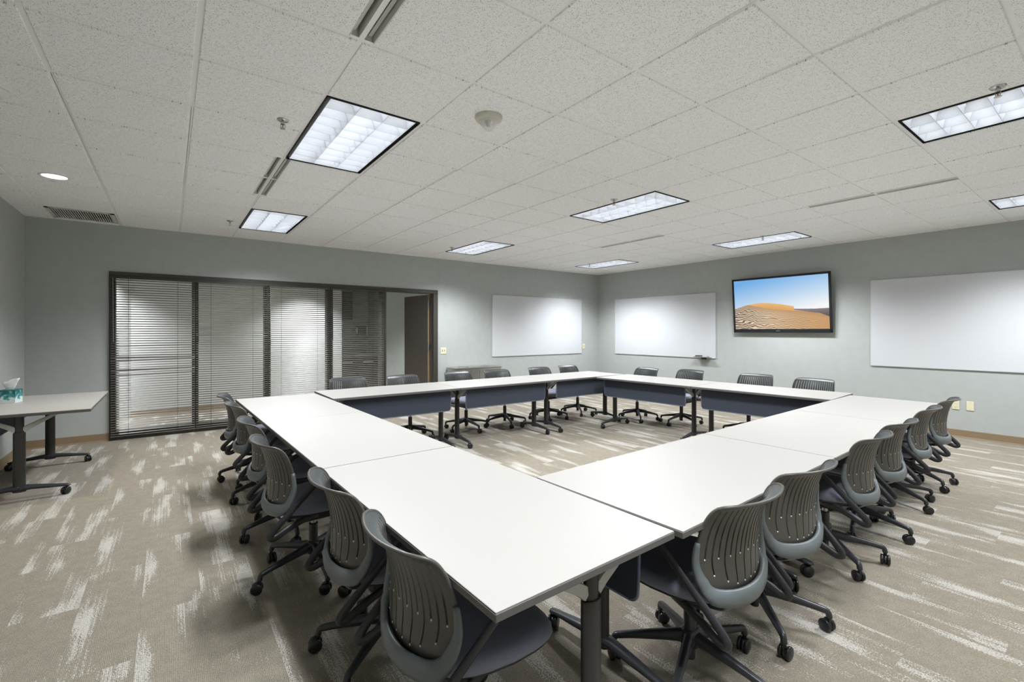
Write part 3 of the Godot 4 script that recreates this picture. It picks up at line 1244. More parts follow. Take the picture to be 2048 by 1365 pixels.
func tables_and_chairs() -> void:
	var a := 1.448
	var d := TABLE_D
	var left := [0.617, 0.897, 0.0228]
	var near := [1.366, 0.895, 0.034]
	var right := [5.885, 1.812, 0.067]
	var far := [1.292, 5.44, 0.002]
	var spots := []
	var names_l := ["white flip-top table farthest from the blinds, in the row by the side table", "white flip-top table in the middle of the row by the side table", "white flip-top table closest to the blinds, in the row by the side table"]
	var names_n := ["white flip-top table farthest from the television wall, in row opposite the doorway", "white flip-top table in middle of row opposite the doorway", "white flip-top table at the wall-outlet end of row opposite the doorway"]
	var names_r := ["white flip-top table under the television, nearer the wall outlets", "white flip-top table below the marker tray whiteboard"]
	var names_f := ["white flip-top table facing the open doorway", "white flip-top table facing the stainless cabinet", "white flip-top table in the corner between two whiteboards"]
	for k in 3:
		spots.append([row_point(left, d / 2, (k + 0.5) * a), -PI / 2 + left[2], names_l[k]])
	for k in 3:
		spots.append([row_point(near, (k + 0.5) * a, d / 2), near[2], names_n[k]])
	for k in 2:
		spots.append([row_point(right, -d / 2, (k + 0.5) * a), PI / 2 + right[2], names_r[k]])
	for k in 3:
		spots.append([row_point(far, (k + 0.5) * a, -d / 2), PI + far[2], names_f[k]])
	spots.append([Vector3(-0.91, 0, -6.07), PI / 2, "white flip-top side table standing alone with a tissue box on it"])
	var proto: Node3D
	for s in spots:
		if proto == null:
			proto = make_table(s[0], s[1], s[2])
		else:
			copy(proto, s[0], s[1], s[2])
	# chairs: back centre (u, v) from the photograph; the star base sits 0.27 m towards the table
	var row_l := "in the row by the side table"
	var row_n := "in the row opposite the doorway"
	var chairs := [
		[0.53, 1.33, "L", "slat-back swivel chair farthest from the blinds, " + row_l], [0.51, 1.95, "L", "slat-back swivel chair fifth from the blinds, " + row_l, 20.0],
		[0.41, 2.86, "L", "slat-back swivel chair fourth from the blinds, " + row_l, 0.0], [0.42, 3.55, "L", "slat-back swivel chair third from the blinds, " + row_l, 69.0],
		[0.42, 4.43, "L", "slat-back swivel chair second from the blinds, " + row_l, 7.0], [0.41, 5.05, "L", "slat-back swivel chair nearest the blinds, " + row_l, 60.0],
		[1.72, 0.83, "N", "slat-back swivel chair sixth from the television wall, " + row_n, 4.0], [2.3, 0.85, "N", "slat-back swivel chair fifth from the television wall, " + row_n, 29.0],
		[3.27, 0.89, "N", "slat-back swivel chair fourth from the television wall, " + row_n, 33.0], [3.92, 0.92, "N", "slat-back swivel chair third from the television wall, " + row_n, 66.0],
		[4.78, 0.96, "N", "slat-back swivel chair second from the television wall, " + row_n, 43.0], [5.53, 0.98, "N", "slat-back swivel chair beside the wall outlets, " + row_n, 36.0],
		[6.47, 2.39, "R", "slat-back swivel chair at the outlet end of the row below the television"], [6.5, 3.1, "R", "slat-back swivel chair straight below the television"],
		[6.42, 4.06, "R", "slat-back swivel chair below the marker tray"], [6.2, 4.7, "R", "slat-back swivel chair below the middle of the marker-tray whiteboard"],
		[1.8, 5.97, "F", "slat-back swivel chair in front of the dark alcove pane"], [2.52, 5.9, "F", "slat-back swivel chair in front of the open doorway"],
		[3.37, 5.91, "F", "slat-back swivel chair at the doorway end of the stainless cabinet", 4.0], [4.02, 5.88, "F", "slat-back swivel chair at the whiteboard end of the stainless cabinet"],
		[4.85, 5.85, "F", "slat-back swivel chair under the middle of the window-wall whiteboard"], [5.53, 5.88, "F", "slat-back swivel chair under corner end of the window-wall whiteboard"]]
	var turns := {"L": -PI / 2, "N": 0.0, "R": PI / 2, "F": PI}
	var reach := {"L": Vector3(1, 0, 0), "N": Vector3(0, 0, -1), "R": Vector3(-1, 0, 0), "F": Vector3(0, 0, 1)}
	var base_chair: Node3D
	for c in chairs:
		var where: Vector3 = Vector3(c[0], 0, -c[1]) + reach[c[2]] * 0.265
		var turn: float = turns[c[2]] + rng.randf_range(-0.07, 0.07)
		if base_chair == null:
			base_chair = make_chair(where, turn, c[3])
			spin(base_chair, -1.0, 0.0)
		else:
			spin(copy(base_chair, where, turn, c[3]), c[4] if c.size() > 4 else -1.0, turn)


# every chair's star base stands turned its own way, and so do its casters
func spin(chair: Node3D, facing: float, turn: float) -> void:
	var a := rng.randf() * TAU / 5.0
	if facing >= 0.0:
		a = deg_to_rad(facing) - turn
	for n in chair.get_children():
		if String(n.name).begins_with("star_leg"):
			n.rotation.y = a + int(n.get_meta("k")) * TAU / 5.0
			for cst in n.get_children():
				cst.rotation.y = rng.randf() * TAU


func make_table(at: Vector3, turn: float, label: String) -> Node3D:
	var t := thing("flip_top_table", label, "table", at, turn, "white flip-top tables")
	var hl := TABLE_L / 2
	var hd := TABLE_D / 2
	var st := begin()
	cbox(st, Vector3(0, TABLE_H - 0.0015, 0), Vector3(TABLE_L - 0.004, 0.003, TABLE_D - 0.004), 0.001)
	var tp := part("top", st, M.laminate, t)
	st = begin()
	cbox(st, Vector3(0, TABLE_H - 0.0145, 0), Vector3(TABLE_L, 0.023, TABLE_D), 0.0025)
	part("edge_band", st, M.table_edge, tp)
	var lx := hl - 0.11
	var zc := -0.08      # the columns stand back from the sitter's side
	# modesty panel hanging under the inner edge, with piping
	var panel := round_rect(-hl + 0.1, 0.45, hl - 0.1, 0.688, 0.035, 0.004)
	st = begin()
	X = Transform3D(Basis(Vector3(1, 0, 0), deg_to_rad(-3)), Vector3(0, 0.012, -hd + 0.09))
	prism(st, panel, -0.004, 0.004)
	var mp := part("modesty_panel", st, M.navy_fabric, t)
	st = begin()
	st.set_smooth_group(0)
	X = Transform3D(Basis(Vector3(1, 0, 0), deg_to_rad(-3)), Vector3(0, 0.012, -hd + 0.09))
	var rim := []
	for p in round_rect(-hl + 0.1, 0.45, hl - 0.1, 0.688, 0.035, 0.004):
		rim.append(Vector3(p.x, p.y, 0))
	rim.append(rim[0])
	tube(st, rim, [Vector2(0.006, 0.006)], 6, Vector3(0, 0, 1))
	part("piping", st, M.navy_piping, mp)
	# under-frame beam
	st = begin()
	cbox(st, Vector3(0, TABLE_H - 0.042, zc), Vector3(2 * lx, 0.03, 0.05), 0.004)
	part("beam", st, M.table_metal, t)
	for s in [-1, 1]:
		var x: float = s * lx
		st = begin()
		st.set_smooth_group(0)
		var oval := Transform3D(Basis(Vector3(0.72, 0, 0), Vector3(0, 1, 0), Vector3(0, 0, 1.08)), Vector3(x, 0, zc))
		X = oval
		lathe(st, Vector3.ZERO, [Vector2(0.0265, 0.5), Vector2(0.0265, 0.7)], 24)
		part("upper_column", st, M.table_metal, t)
		st = begin()
		st.set_smooth_group(0)
		X = oval
		lathe(st, Vector3.ZERO, [Vector2(0.038, 0.07), Vector2(0.036, 0.12), Vector2(0.035, 0.55)], 24)
		st.set_smooth_group(1)
		lathe(st, Vector3.ZERO, [Vector2(0.035, 0.55), Vector2(0.0335, 0.556), Vector2(0.0265, 0.556)], 24)
		part("column", st, M.table_metal, t)
		for e in [-1, 1]:
			st = begin()
			tube(st, [Vector3(x, 0.575, zc + e * 0.022), Vector3(x, 0.6, zc + e * 0.055), Vector3(x, 0.682, zc + e * 0.2), Vector3(x, 0.697, zc + e * 0.235)], [Vector2(0.011, 0.022), Vector2(0.011, 0.02), Vector2(0.011, 0.013), Vector2(0.011, 0.008)], 8, Vector3.UP, 0.4)
			part("bracket", st, M.bracket, t)
			st = begin()
			st.set_smooth_group(0)
			tube(st, smooth_path([Vector3(x, 0.098, zc), Vector3(x, 0.1, zc + e * 0.06), Vector3(x, 0.088, zc + e * 0.17), Vector3(x, 0.074, zc + e * 0.285), Vector3(x, 0.066, zc + e * 0.302)], 4),
				[Vector2(0.032, 0.03), Vector2(0.032, 0.028), Vector2(0.031, 0.026), Vector2(0.03, 0.024), Vector2(0.028, 0.022), Vector2(0.027, 0.02), Vector2(0.026, 0.019), Vector2(0.025, 0.018), Vector2(0.024, 0.017), Vector2(0.022, 0.015), Vector2(0.021, 0.014), Vector2(0.02, 0.013), Vector2(0.02, 0.012), Vector2(0.019, 0.012), Vector2(0.017, 0.01), Vector2(0.012, 0.008), Vector2(0.006, 0.004)], 12)
			var ft := part("foot", st, M.table_foot, t)
			var cs := part("caster", caster_mesh(0.031), M.caster, ft)
			cs.position = Vector3(x, 0, zc + e * 0.285)
			cs.rotation.y = PI / 2 + s * e * 0.5
	return t


var caster_cache := {}
func caster_mesh(r: float) -> ArrayMesh:
	if caster_cache.has(r):
		return caster_cache[r]
	var st := begin()
	for s in [-1, 1]:
		X = Transform3D(Basis(Vector3(0, 0, 1), -PI / 2), Vector3(s * 0.0155 - 0.0085, r, -0.012))
		st.set_smooth_group(0 if s < 0 else 1)
		lathe(st, Vector3.ZERO, [Vector2(0, 0.0), Vector2(r * 0.7, 0.0), Vector2(r * 0.94, 0.003), Vector2(r, 0.006), Vector2(r, 0.012), Vector2(r * 0.94, 0.015), Vector2(r * 0.7, 0.017), Vector2(0, 0.017)], 18)
	# hood and stem between the wheels
	X = Transform3D(Basis(Vector3(0, 0, 1), -PI / 2), Vector3(-0.006, r, -0.012))
	st.set_smooth_group(2)
	lathe(st, Vector3.ZERO, [Vector2(0, 0.0), Vector2(r * 0.8, 0.0), Vector2(r * 0.8, 0.012), Vector2(0, 0.012)], 16)
	X = Transform3D.IDENTITY
	st.set_smooth_group(3)
	lathe(st, Vector3(0, 0, 0), [Vector2(0.006, r), Vector2(0.009, r * 1.6), Vector2(0.009, r * 2.45)], 10)
	var m := done(st)
	caster_cache[r] = m
	return m


func profile_at(t: float, pts: Array) -> Vector2:
	# piecewise smooth interpolation; each entry [t, a, b]
	for k in pts.size() - 1:
		if t <= pts[k + 1][0]:
			var t0: float = pts[k][0]
			var t1: float = pts[k + 1][0]
			var f := clampf((t - t0) / (t1 - t0), 0, 1)
			var pa := Vector2(pts[maxi(k - 1, 0)][1], pts[maxi(k - 1, 0)][2])
			var p0 := Vector2(pts[k][1], pts[k][2])
			var p1 := Vector2(pts[k + 1][1], pts[k + 1][2])
			var pb := Vector2(pts[mini(k + 2, pts.size() - 1)][1], pts[mini(k + 2, pts.size() - 1)][2])
			return p0.cubic_interpolate(p1, pa, pb, f)
	return Vector2(pts[-1][1], pts[-1][2])


const BACK_LINE := [[0.0, 0.430, 0.226], [0.06, 0.460, 0.231], [0.15, 0.50, 0.233], [0.35, 0.572, 0.231], [0.6, 0.662, 0.242], [0.8, 0.735, 0.263], [0.92, 0.776, 0.288], [1.0, 0.793, 0.322]]
const BACK_WIDE := [[0.0, 0.13, 0.0], [0.05, 0.180, 0.0], [0.12, 0.205, 0.0], [0.22, 0.222, 0.0], [0.36, 0.233, 0.0], [0.6, 0.231, 0.0], [0.8, 0.224, 0.0], [0.92, 0.213, 0.0], [0.97, 0.198, 0.0], [1.0, 0.168, 0.0]]

func back_point(s: float, t: float, off: float) -> Vector3:
	var yz := profile_at(t, BACK_LINE)
	var w := profile_at(t, BACK_WIDE).x
	var curl := 0.05 * s * s * (w / 0.2) * (w / 0.2)
	return Vector3(s * w, yz.x, yz.y - curl + off)


func make_chair(at: Vector3, turn: float, label: String) -> Node3D:
	var t := thing("swivel_chair", label, "chair", at, turn, "slat-back swivel chairs round the tables")
	var st: SurfaceTool
	# ---- slotted back shell
	var rows := [0.0, 0.03, 0.06, 0.10, 0.14, 0.18, 0.22, 0.27, 0.33, 0.38, 0.46, 0.54, 0.62, 0.7, 0.78, 0.84, 0.87, 0.90, 0.93, 0.96, 0.98, 1.0]
	var cols := [-1.0]
	var slot := {}
	for k in 17:
		var s := -0.88 + k * 1.76 / 16.0
		slot[cols.size()] = k
		cols.append(s - 0.014)
		cols.append(s + 0.014)
	cols.append(1.0)
	var th := 0.0035
	var front := begin()
	front.set_smooth_group(0)
	st = begin()
	var hole := func(c: int, r: int) -> bool:
		if not slot.has(c) or r < 0 or r >= rows.size() - 1:
			return false
		var k: int = slot[c]
		var s: float = absf(cols[c])
		var lo := 0.38
		if k % 2 == 1:
			lo = 0.10 if s < 0.3 else (0.10 if s < 0.5 else (0.14 if s < 0.7 else 0.22))
		return rows[r] >= lo - 0.001 and rows[r] < 0.869
	for c in cols.size() - 1:
		for r in rows.size() - 1:
			var s0: float = cols[c]
			var s1: float = cols[c + 1]
			var t0: float = rows[r]
			var t1: float = rows[r + 1]
			if hole.call(c, r):
				st.set_smooth_group(-1)
				quad(st, back_point(s0, t0, th), back_point(s0, t0, -th), back_point(s0, t1, -th), back_point(s0, t1, th))
				quad(st, back_point(s1, t0, -th), back_point(s1, t0, th), back_point(s1, t1, th), back_point(s1, t1, -th))
				if not hole.call(c, r - 1):
					quad(st, back_point(s0, t0, -th), back_point(s0, t0, th), back_point(s1, t0, th), back_point(s1, t0, -th))
				if not hole.call(c, r + 1):
					quad(st, back_point(s0, t1, th), back_point(s0, t1, -th), back_point(s1, t1, -th), back_point(s1, t1, th))
				continue
			st.set_smooth_group(1)
			quad(st, back_point(s0, t0, th), back_point(s1, t0, th), back_point(s1, t1, th), back_point(s0, t1, th))
			quad(front, back_point(s1, t0, -th), back_point(s0, t0, -th), back_point(s0, t1, -th), back_point(s1, t1, -th))
	var shell := part("backrest", st, M.chair_back, t)
	part("front_face", front, M.chair_front, shell)
	# rounded rim along sides and top
	st = begin()
	st.set_smooth_group(0)
	var rim := []
	for k in 40:
		rim.append(back_point(-1.0, 0.05 + 0.95 * k / 39.0, 0))
	for k in range(1, 10):
		rim.append(back_point(-1.0 + 2.0 * k / 10.0, 1.0, 0))
	for k in range(39, -1, -1):
		rim.append(back_point(1.0, 0.05 + 0.95 * k / 39.0, 0))
	tube(st, rim, [Vector2(0.0062, 0.0062)], 8, Vector3(0.001, 0.02, 1.0))
	part("rim", st, M.chair_back, shell)
	# pale dots at the slot ends: light through round holes, put into colour
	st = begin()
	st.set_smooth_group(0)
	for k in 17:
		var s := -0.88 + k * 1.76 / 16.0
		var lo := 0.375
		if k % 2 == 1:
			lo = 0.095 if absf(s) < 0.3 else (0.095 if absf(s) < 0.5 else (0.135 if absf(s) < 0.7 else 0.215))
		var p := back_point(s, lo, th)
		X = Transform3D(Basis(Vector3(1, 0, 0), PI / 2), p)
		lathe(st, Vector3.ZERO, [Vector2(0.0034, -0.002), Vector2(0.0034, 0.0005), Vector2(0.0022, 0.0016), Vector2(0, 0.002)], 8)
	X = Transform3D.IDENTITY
	var light_dots := part("slot_light_dots", st, M.light_dot, shell)
	light_dots.set_meta("kind", "stuff")
	# ---- cradle: the U-shaped carrier behind the lower back
	st = begin()
	st.set_smooth_group(0)
	var path := []
	var rad := []
	for k in 12:
		var f := k / 11.0
		path.append(back_point(-1.03, 0.56 - 0.44 * f, 0.006 + 0.006 * f))
		rad.append(Vector2(0.010 + 0.006 * f, 0.007 + 0.014 * f))
	for k in range(1, 16):
		var f := k / 16.0
		var s := -1.0 + 2.0 * f
		var x := 0.206 * sin(s * PI / 2)
		var drop := 0.058 * pow(cos(s * PI / 2), 0.72)
		path.append(Vector3(x, 0.487 - drop, 0.245 - 0.05 * pow(x / 0.2, 2) + 0.006))
		rad.append(Vector2(0.016, 0.021 + 0.006 * cos(s * PI / 2)))
	for k in 12:
		var f := 1.0 - k / 11.0
		path.append(back_point(1.03, 0.56 - 0.44 * f, 0.006 + 0.006 * f))
		rad.append(Vector2(0.010 + 0.006 * f, 0.007 + 0.014 * f))
	# sweep with the wide side lying in the back's surface
	for k in rad.size():
		rad[k] = Vector2(rad[k].y * 1.25, rad[k].x * 0.95)
	tube(st, path, rad, 12, Vector3(0, 0.05, 1))
	part("cradle", st, M.chair_cradle, t)
	# tail of the seat shell below the cradle
	st = begin()
	st.set_smooth_group(0)
	tube(st, smooth_path([Vector3(0, 0.425, 0.236), Vector3(0, 0.398, 0.215), Vector3(0, 0.384, 0.16), Vector3(0, 0.378, 0.08)], 4), [Vector2(0.10, 0.01), Vector2(0.12, 0.012), Vector2(0.13, 0.014), Vector2(0.14, 0.016), Vector2(0.15, 0.016)], 16)
	part("seat_tail", st, M.chair_cradle, t)
	# ---- seat
	st = begin()
	st.set_smooth_group(0)
	seat_rings(st, [Vector2(0.90, 0.392), Vector2(0.975, 0.396), Vector2(1.0, 0.408), Vector2(0.99, 0.424), Vector2(0.95, 0.437), Vector2(0.86, 0.445), Vector2(0.6, 0.447), Vector2(0.3, 0.446), Vector2(0.0, 0.446)])
	part("seat", st, M.seat_fabric, t)
	st = begin()
	st.set_smooth_group(0)
	seat_rings(st, [Vector2(0.0, 0.348), Vector2(0.4, 0.35), Vector2(0.6, 0.362), Vector2(0.85, 0.377), Vector2(0.955, 0.386), Vector2(0.965, 0.3935), Vector2(0.9, 0.396)])
	part("seat_pan", st, M.seat_pan, t)
	# ---- arms: pad, slanting strut, pointed turn behind the seat, return under it
	for s in [-1, 1]:
		st = begin()
		st.set_smooth_group(0)
		var pts := [Vector3(s * 0.262, 0.604, -0.125), Vector3(s * 0.266, 0.618, -0.075), Vector3(s * 0.266, 0.62, -0.01), Vector3(s * 0.264, 0.6, 0.04), Vector3(s * 0.256, 0.54, 0.1), Vector3(s * 0.246, 0.455, 0.185),
			Vector3(s * 0.24, 0.384, 0.256), Vector3(s * 0.238, 0.35, 0.28), Vector3(s * 0.236, 0.338, 0.258), Vector3(s * 0.228, 0.362, 0.2), Vector3(s * 0.21, 0.38, 0.13), Vector3(s * 0.17, 0.382, 0.03)]
		var r := []
		var pp := smooth_path(pts, 4)
		for k in pp.size():
			var f := float(k) / (pp.size() - 1)
			if f < 0.2:
				r.append(Vector2(0.010, 0.022))
			elif f < 0.28:
				r.append(Vector2(lerpf(0.010, 0.014, (f - 0.2) / 0.08), lerpf(0.022, 0.0105, (f - 0.2) / 0.08)))
			else:
				r.append(Vector2(lerpf(0.0135, 0.018, clampf((f - 0.28) * 3.2, 0, 1)), 0.0095))
		tube(st, pp, r, 10, Vector3(1, 0, 0))
		part("arm", st, M.chair_arm, t)
	# ---- mechanism, gas column
	st = begin()
	cbox(st, Vector3(0, 0.345, 0.0), Vector3(0.2, 0.05, 0.24), 0.012)
	part("mechanism", st, M.seat_pan, t)
	st = begin()
	st.set_smooth_group(0)
	lathe(st, Vector3.ZERO, [Vector2(0.0, 0.052), Vector2(0.02, 0.052), Vector2(0.0205, 0.06), Vector2(0.0205, 0.11)], 16)
	st.set_smooth_group(1)
	lathe(st, Vector3.ZERO, [Vector2(0.025, 0.16), Vector2(0.025, 0.27)], 16)
	st.set_smooth_group(2)
	lathe(st, Vector3.ZERO, [Vector2(0.025, 0.27), Vector2(0.024, 0.274), Vector2(0.014, 0.274)], 16)
	part("gas_column", st, M.chair_base, t)
	st = begin()
	st.set_smooth_group(0)
	lathe(st, Vector3.ZERO, [Vector2(0.0142, 0.27), Vector2(0.0142, 0.335)], 14)
	part("piston", st, M.satin_metal, t)
	st = begin()
	st.set_smooth_group(0)
	lathe(st, Vector3.ZERO, [Vector2(0.022, 0.098), Vector2(0.036, 0.105), Vector2(0.04, 0.13), Vector2(0.036, 0.165), Vector2(0.026, 0.172)], 20)
	part("hub", st, M.chair_base, t)
	# ---- five star legs with casters
	st = begin()
	st.set_smooth_group(0)
	tube(st, smooth_path([Vector3(0, 0.138, 0.02), Vector3(0, 0.136, 0.06), Vector3(0, 0.118, 0.18), Vector3(0, 0.101, 0.275), Vector3(0, 0.092, 0.3), Vector3(0, 0.068, 0.307)], 4),
		[Vector2(0.024, 0.03), Vector2(0.024, 0.03), Vector2(0.023, 0.029), Vector2(0.022, 0.027), Vector2(0.021, 0.025), Vector2(0.02, 0.023), Vector2(0.019, 0.021), Vector2(0.018, 0.0195), Vector2(0.017, 0.018), Vector2(0.016, 0.0165), Vector2(0.0155, 0.015), Vector2(0.015, 0.0145), Vector2(0.0145, 0.014), Vector2(0.014, 0.0138), Vector2(0.0138, 0.0135), Vector2(0.0135, 0.0132), Vector2(0.013, 0.013)], 10, Vector3(0, 1, 0.02), 0.8)
	var leg := done(st)
	for k in 5:
		var l := part("star_leg", leg, M.chair_base, t)
		l.rotation.y = k * TAU / 5.0
		l.set_meta("k", k)
		var cst := part("caster", caster_mesh(0.029), M.caster, l)
		cst.position = Vector3(0, 0, 0.307)
	return t


func seat_rings(st: SurfaceTool, prof: Array) -> void:
	var segs := 32
	var rings := []
	for p in prof:
		var ring := []
		for k in segs:
			var a := TAU * k / segs
			var cx := signf(cos(a)) * pow(absf(cos(a)), 0.62)
			var cz := signf(sin(a)) * pow(absf(sin(a)), 0.62)
			var x: float = 0.236 * cx * p.x
			var z: float = 0.228 * cz * p.x
			# narrower towards the rear
			x *= 1.0 - 0.10 * clampf(z / 0.228, 0, 1)
			var y: float = p.y
			# waterfall front and a shallow dish
			y -= 0.022 * pow(clampf((-z - 0.10) / 0.13, 0, 1), 2.0)
			y += 0.012 * pow(absf(x) / 0.236, 2.0)
			ring.append(Vector3(x, y, z - 0.03))
		rings.append(ring)
	for n in prof.size() - 1:
		for k in segs:
			var k2 := (k + 1) % segs
			if prof[n].x > 0.0:
				tri(st, rings[n][k], rings[n + 1][k2], rings[n][k2])
			if prof[n + 1].x > 0.0:
				tri(st, rings[n][k], rings[n + 1][k], rings[n + 1][k2])


# ------------------------------------------------------------------ things on the walls
func whiteboard(at: Vector3, turn: float, w: float, label: String) -> Node3D:
	# local z points into the room
	var b := thing("whiteboard", label, "whiteboard", at, turn, "wall whiteboards")
	var st := begin()
	cbox(st, Vector3(0, 0.625, 0.012), Vector3(w - 0.006, 1.244, 0.012), 0.002)
	part("panel", st, M.whiteboard, b)
	st = begin()
	for e in [[-w / 2, 0.0, -w / 2 + 0.004, 1.25], [w / 2 - 0.004, 0.0, w / 2, 1.25], [-w / 2, 0.0, w / 2, 0.004], [-w / 2, 1.246, w / 2, 1.25]]:
		span(st, Vector3(e[0], e[1], 0.001), Vector3(e[2], e[3], 0.0185))
	part("edge_trim", st, M.board_edge, b)
	return b


func wall_things() -> void:
	var st: SurfaceTool
	whiteboard(Vector3(6.487, 0.875, -V1), 0.0, 2.51, "long whiteboard on the window wall, right of the doorway")
	whiteboard(Vector3(X1, 0.872, -5.978), -PI / 2, 2.457, "whiteboard with a marker tray, beside the television")
	whiteboard(Vector3(X1, 0.885, -1.09), -PI / 2, 2.5, "whiteboard above the wall outlets on the television wall")
	# television on a tilting bracket
	var tv := thing("television", "wall-mounted television showing a rippled sand dune", "television", Vector3(X1, 1.85, -3.585), -PI / 2)
	st = begin()
	span(st, Vector3(-0.35, -0.15, 0.001), Vector3(0.35, 0.2, 0.02))
	part("wall_bracket", st, M.black_plastic, tv)
	var body_at := Transform3D(Basis(Vector3(1, 0, 0), deg_to_rad(5.0)), Vector3(0, -0.008, 0.105))
	var w := 1.555
	var h := 0.955
	st = begin()
	X = body_at
	cbox(st, Vector3(0, 0, -0.022), Vector3(w - 0.02, h - 0.02, 0.045), 0.01)
	box(st, Vector3(0, 0.05, -0.058), Vector3(0.8, 0.4, 0.03))
	part("casing", st, M.black_plastic, tv)
	st = begin()
	X = body_at
	var bz := 0.035
	var bb := 0.062
	cbox(st, Vector3(0, h / 2 - bz / 2, 0.003), Vector3(w, bz, 0.022), 0.004)
	cbox(st, Vector3(0, -h / 2 + bb / 2, 0.003), Vector3(w, bb, 0.022), 0.004)
	cbox(st, Vector3(-w / 2 + bz / 2, 0, 0.003), Vector3(bz, h, 0.022), 0.004)
	cbox(st, Vector3(w / 2 - bz / 2, 0, 0.003), Vector3(bz, h, 0.022), 0.004)
	var bez := part("bezel", st, M.black_plastic, tv)
	st = begin()
	X = body_at
	box(st, Vector3(-0.02, -h / 2 + 0.03, 0.0145), Vector3(0.062, 0.009, 0.001))
	part("emblem", st, M.satin_metal, bez)
	st = begin()
	X = body_at
	var sx := w / 2 - bz
	var y0 := -h / 2 + bb
	var y1 := h / 2 - bz
	quad_uv(st, [Vector3(-sx, y0, 0.006), Vector3(sx, y0, 0.006), Vector3(sx, y1, 0.006), Vector3(-sx, y1, 0.006)], [Vector2(0, 1), Vector2(1, 1), Vector2(1, 0), Vector2(0, 0)])
	part("screen", st, M.screen, tv)
	# marker tray with markers and an eraser
	var tray := thing("marker_tray", "small tray with an eraser and markers clipped under a whiteboard", "tray", Vector3(X1 - 0.0195, 0.9, -4.985), -PI / 2)
	st = begin()
	cbox(st, Vector3(0, -0.012, 0.05), Vector3(0.32, 0.008, 0.09), 0.002)
	cbox(st, Vector3(0, -0.004, 0.093), Vector3(0.32, 0.018, 0.006), 0.002)
	part("shelf", st, M.satin_metal, tray)
	st = begin()
	st.set_smooth_group(0)
	cbox(st, Vector3(0, -0.03, 0.004), Vector3(0.12, 0.05, 0.006), 0.002)
	part("bracket", st, mat("tray_grey", Color8(92, 94, 90), 0.5), tray)
	st = begin()
	cbox(st, Vector3.ZERO, Vector3(0.13, 0.028, 0.05), 0.004)
	var er := part("eraser", st, M.black_plastic)
	tag(er, "black board eraser lying on the marker tray", "eraser")
	er.position = Vector3(X1 - 0.07, 0.907, -5.06)
	er.rotation.y = -PI / 2
	var cols := [["black", Color8(34, 32, 36)], ["white and blue", Color8(60, 70, 120)], ["white and grey", Color8(120, 120, 124)]]
	for k in 3:
		var mk := thing("marker_pen", "%s marker pen lying on the tray" % cols[k][0], "marker", Vector3(X1 - 0.05 - 0.022 * k, 0.9005, -4.94 + 0.02 * k), 0.1 * k, "marker pens on the tray")
		st = begin()
		st.set_smooth_group(0)
		X = Transform3D(Basis(Vector3(1, 0, 0), PI / 2), Vector3(0, 0, 0))
		lathe(st, Vector3.ZERO, [Vector2(0, -0.06), Vector2(0.008, -0.06), Vector2(0.0085, 0.02), Vector2(0.0, 0.02)], 12)
		part("barrel", st, M.white_plastic if k else M.black_plastic, mk)
		st = begin()
		st.set_smooth_group(0)
		X = Transform3D(Basis(Vector3(1, 0, 0), PI / 2), Vector3(0, 0, 0))
		lathe(st, Vector3.ZERO, [Vector2(0.009, 0.02), Vector2(0.009, 0.055), Vector2(0.007, 0.062), Vector2(0, 0.063)], 12)
		part("cap", st, mat("cap_%d" % k, cols[k][1], 0.4), mk)
	# plates
	plate(Vector3(4.13, 1.022, -V1), 0.0, 0.116, "light_switch", "ivory double light switch beside the doorway", "light switch", 2)
	plate(Vector3(7.83, 1.035, -V1), 0.0, 0.072, "light_switch", "ivory single switch beside the corner whiteboard", "light switch", 1)
	plate(Vector3(X1, 0.42, -1.425), -PI / 2, 0.072, "wall_outlet", "ivory wall outlet half hidden behind a chair back", "outlet", 0)
	plate(Vector3(X1, 0.42, -1.288), -PI / 2, 0.072, "wall_outlet", "ivory blank wall plate right of the outlet", "outlet", -1)


func plate(at: Vector3, turn: float, w: float, called: String, label: String, cat: String, kind: int) -> void:
	var p := thing(called, label, cat, at, turn)
	var st := begin()
	cbox(st, Vector3(0, 0, 0.004), Vector3(w, 0.118, 0.008), 0.003)
	part("cover_plate", st, M.ivory, p)
	if kind > 0:
		for k in kind:
			var x := (k - (kind - 1) * 0.5) * 0.046
			st = begin()
			cbox(st, Vector3(x, -0.004, 0.012), Vector3(0.009, 0.022, 0.014), 0.002)
			part("toggle", st, mat("toggle_%d" % k, Color8(196, 184, 150), 0.5), p)
			st = begin()
			box(st, Vector3(x, 0.01, 0.0083), Vector3(0.011, 0.026, 0.0006))
			part("toggle_slot", st, M.dark_slot, p)
	elif kind == 0:
		for y in [-0.02, 0.02]:
			st = begin()
			cbox(st, Vector3(0, y, 0.0085), Vector3(0.034, 0.028, 0.003), 0.001)
			var f := part("socket", st, M.ivory, p)
			st = begin()
			for x in [-0.007, 0.007]:
				box(st, Vector3(x, y + 0.003, 0.0101), Vector3(0.002, 0.009, 0.0006))
			part("slots", st, M.dark_slot, f)
	for y in [-0.042, 0.042]:
		st = begin()
		X = Transform3D(Basis(Vector3(1, 0, 0), PI / 2), Vector3(0, y, 0.008))
		lathe(st, Vector3.ZERO, [Vector2(0.003, 0.0), Vector2(0.0028, 0.0008), Vector2(0, 0.001)], 10)
		part("screw", st, M.satin_metal, p)


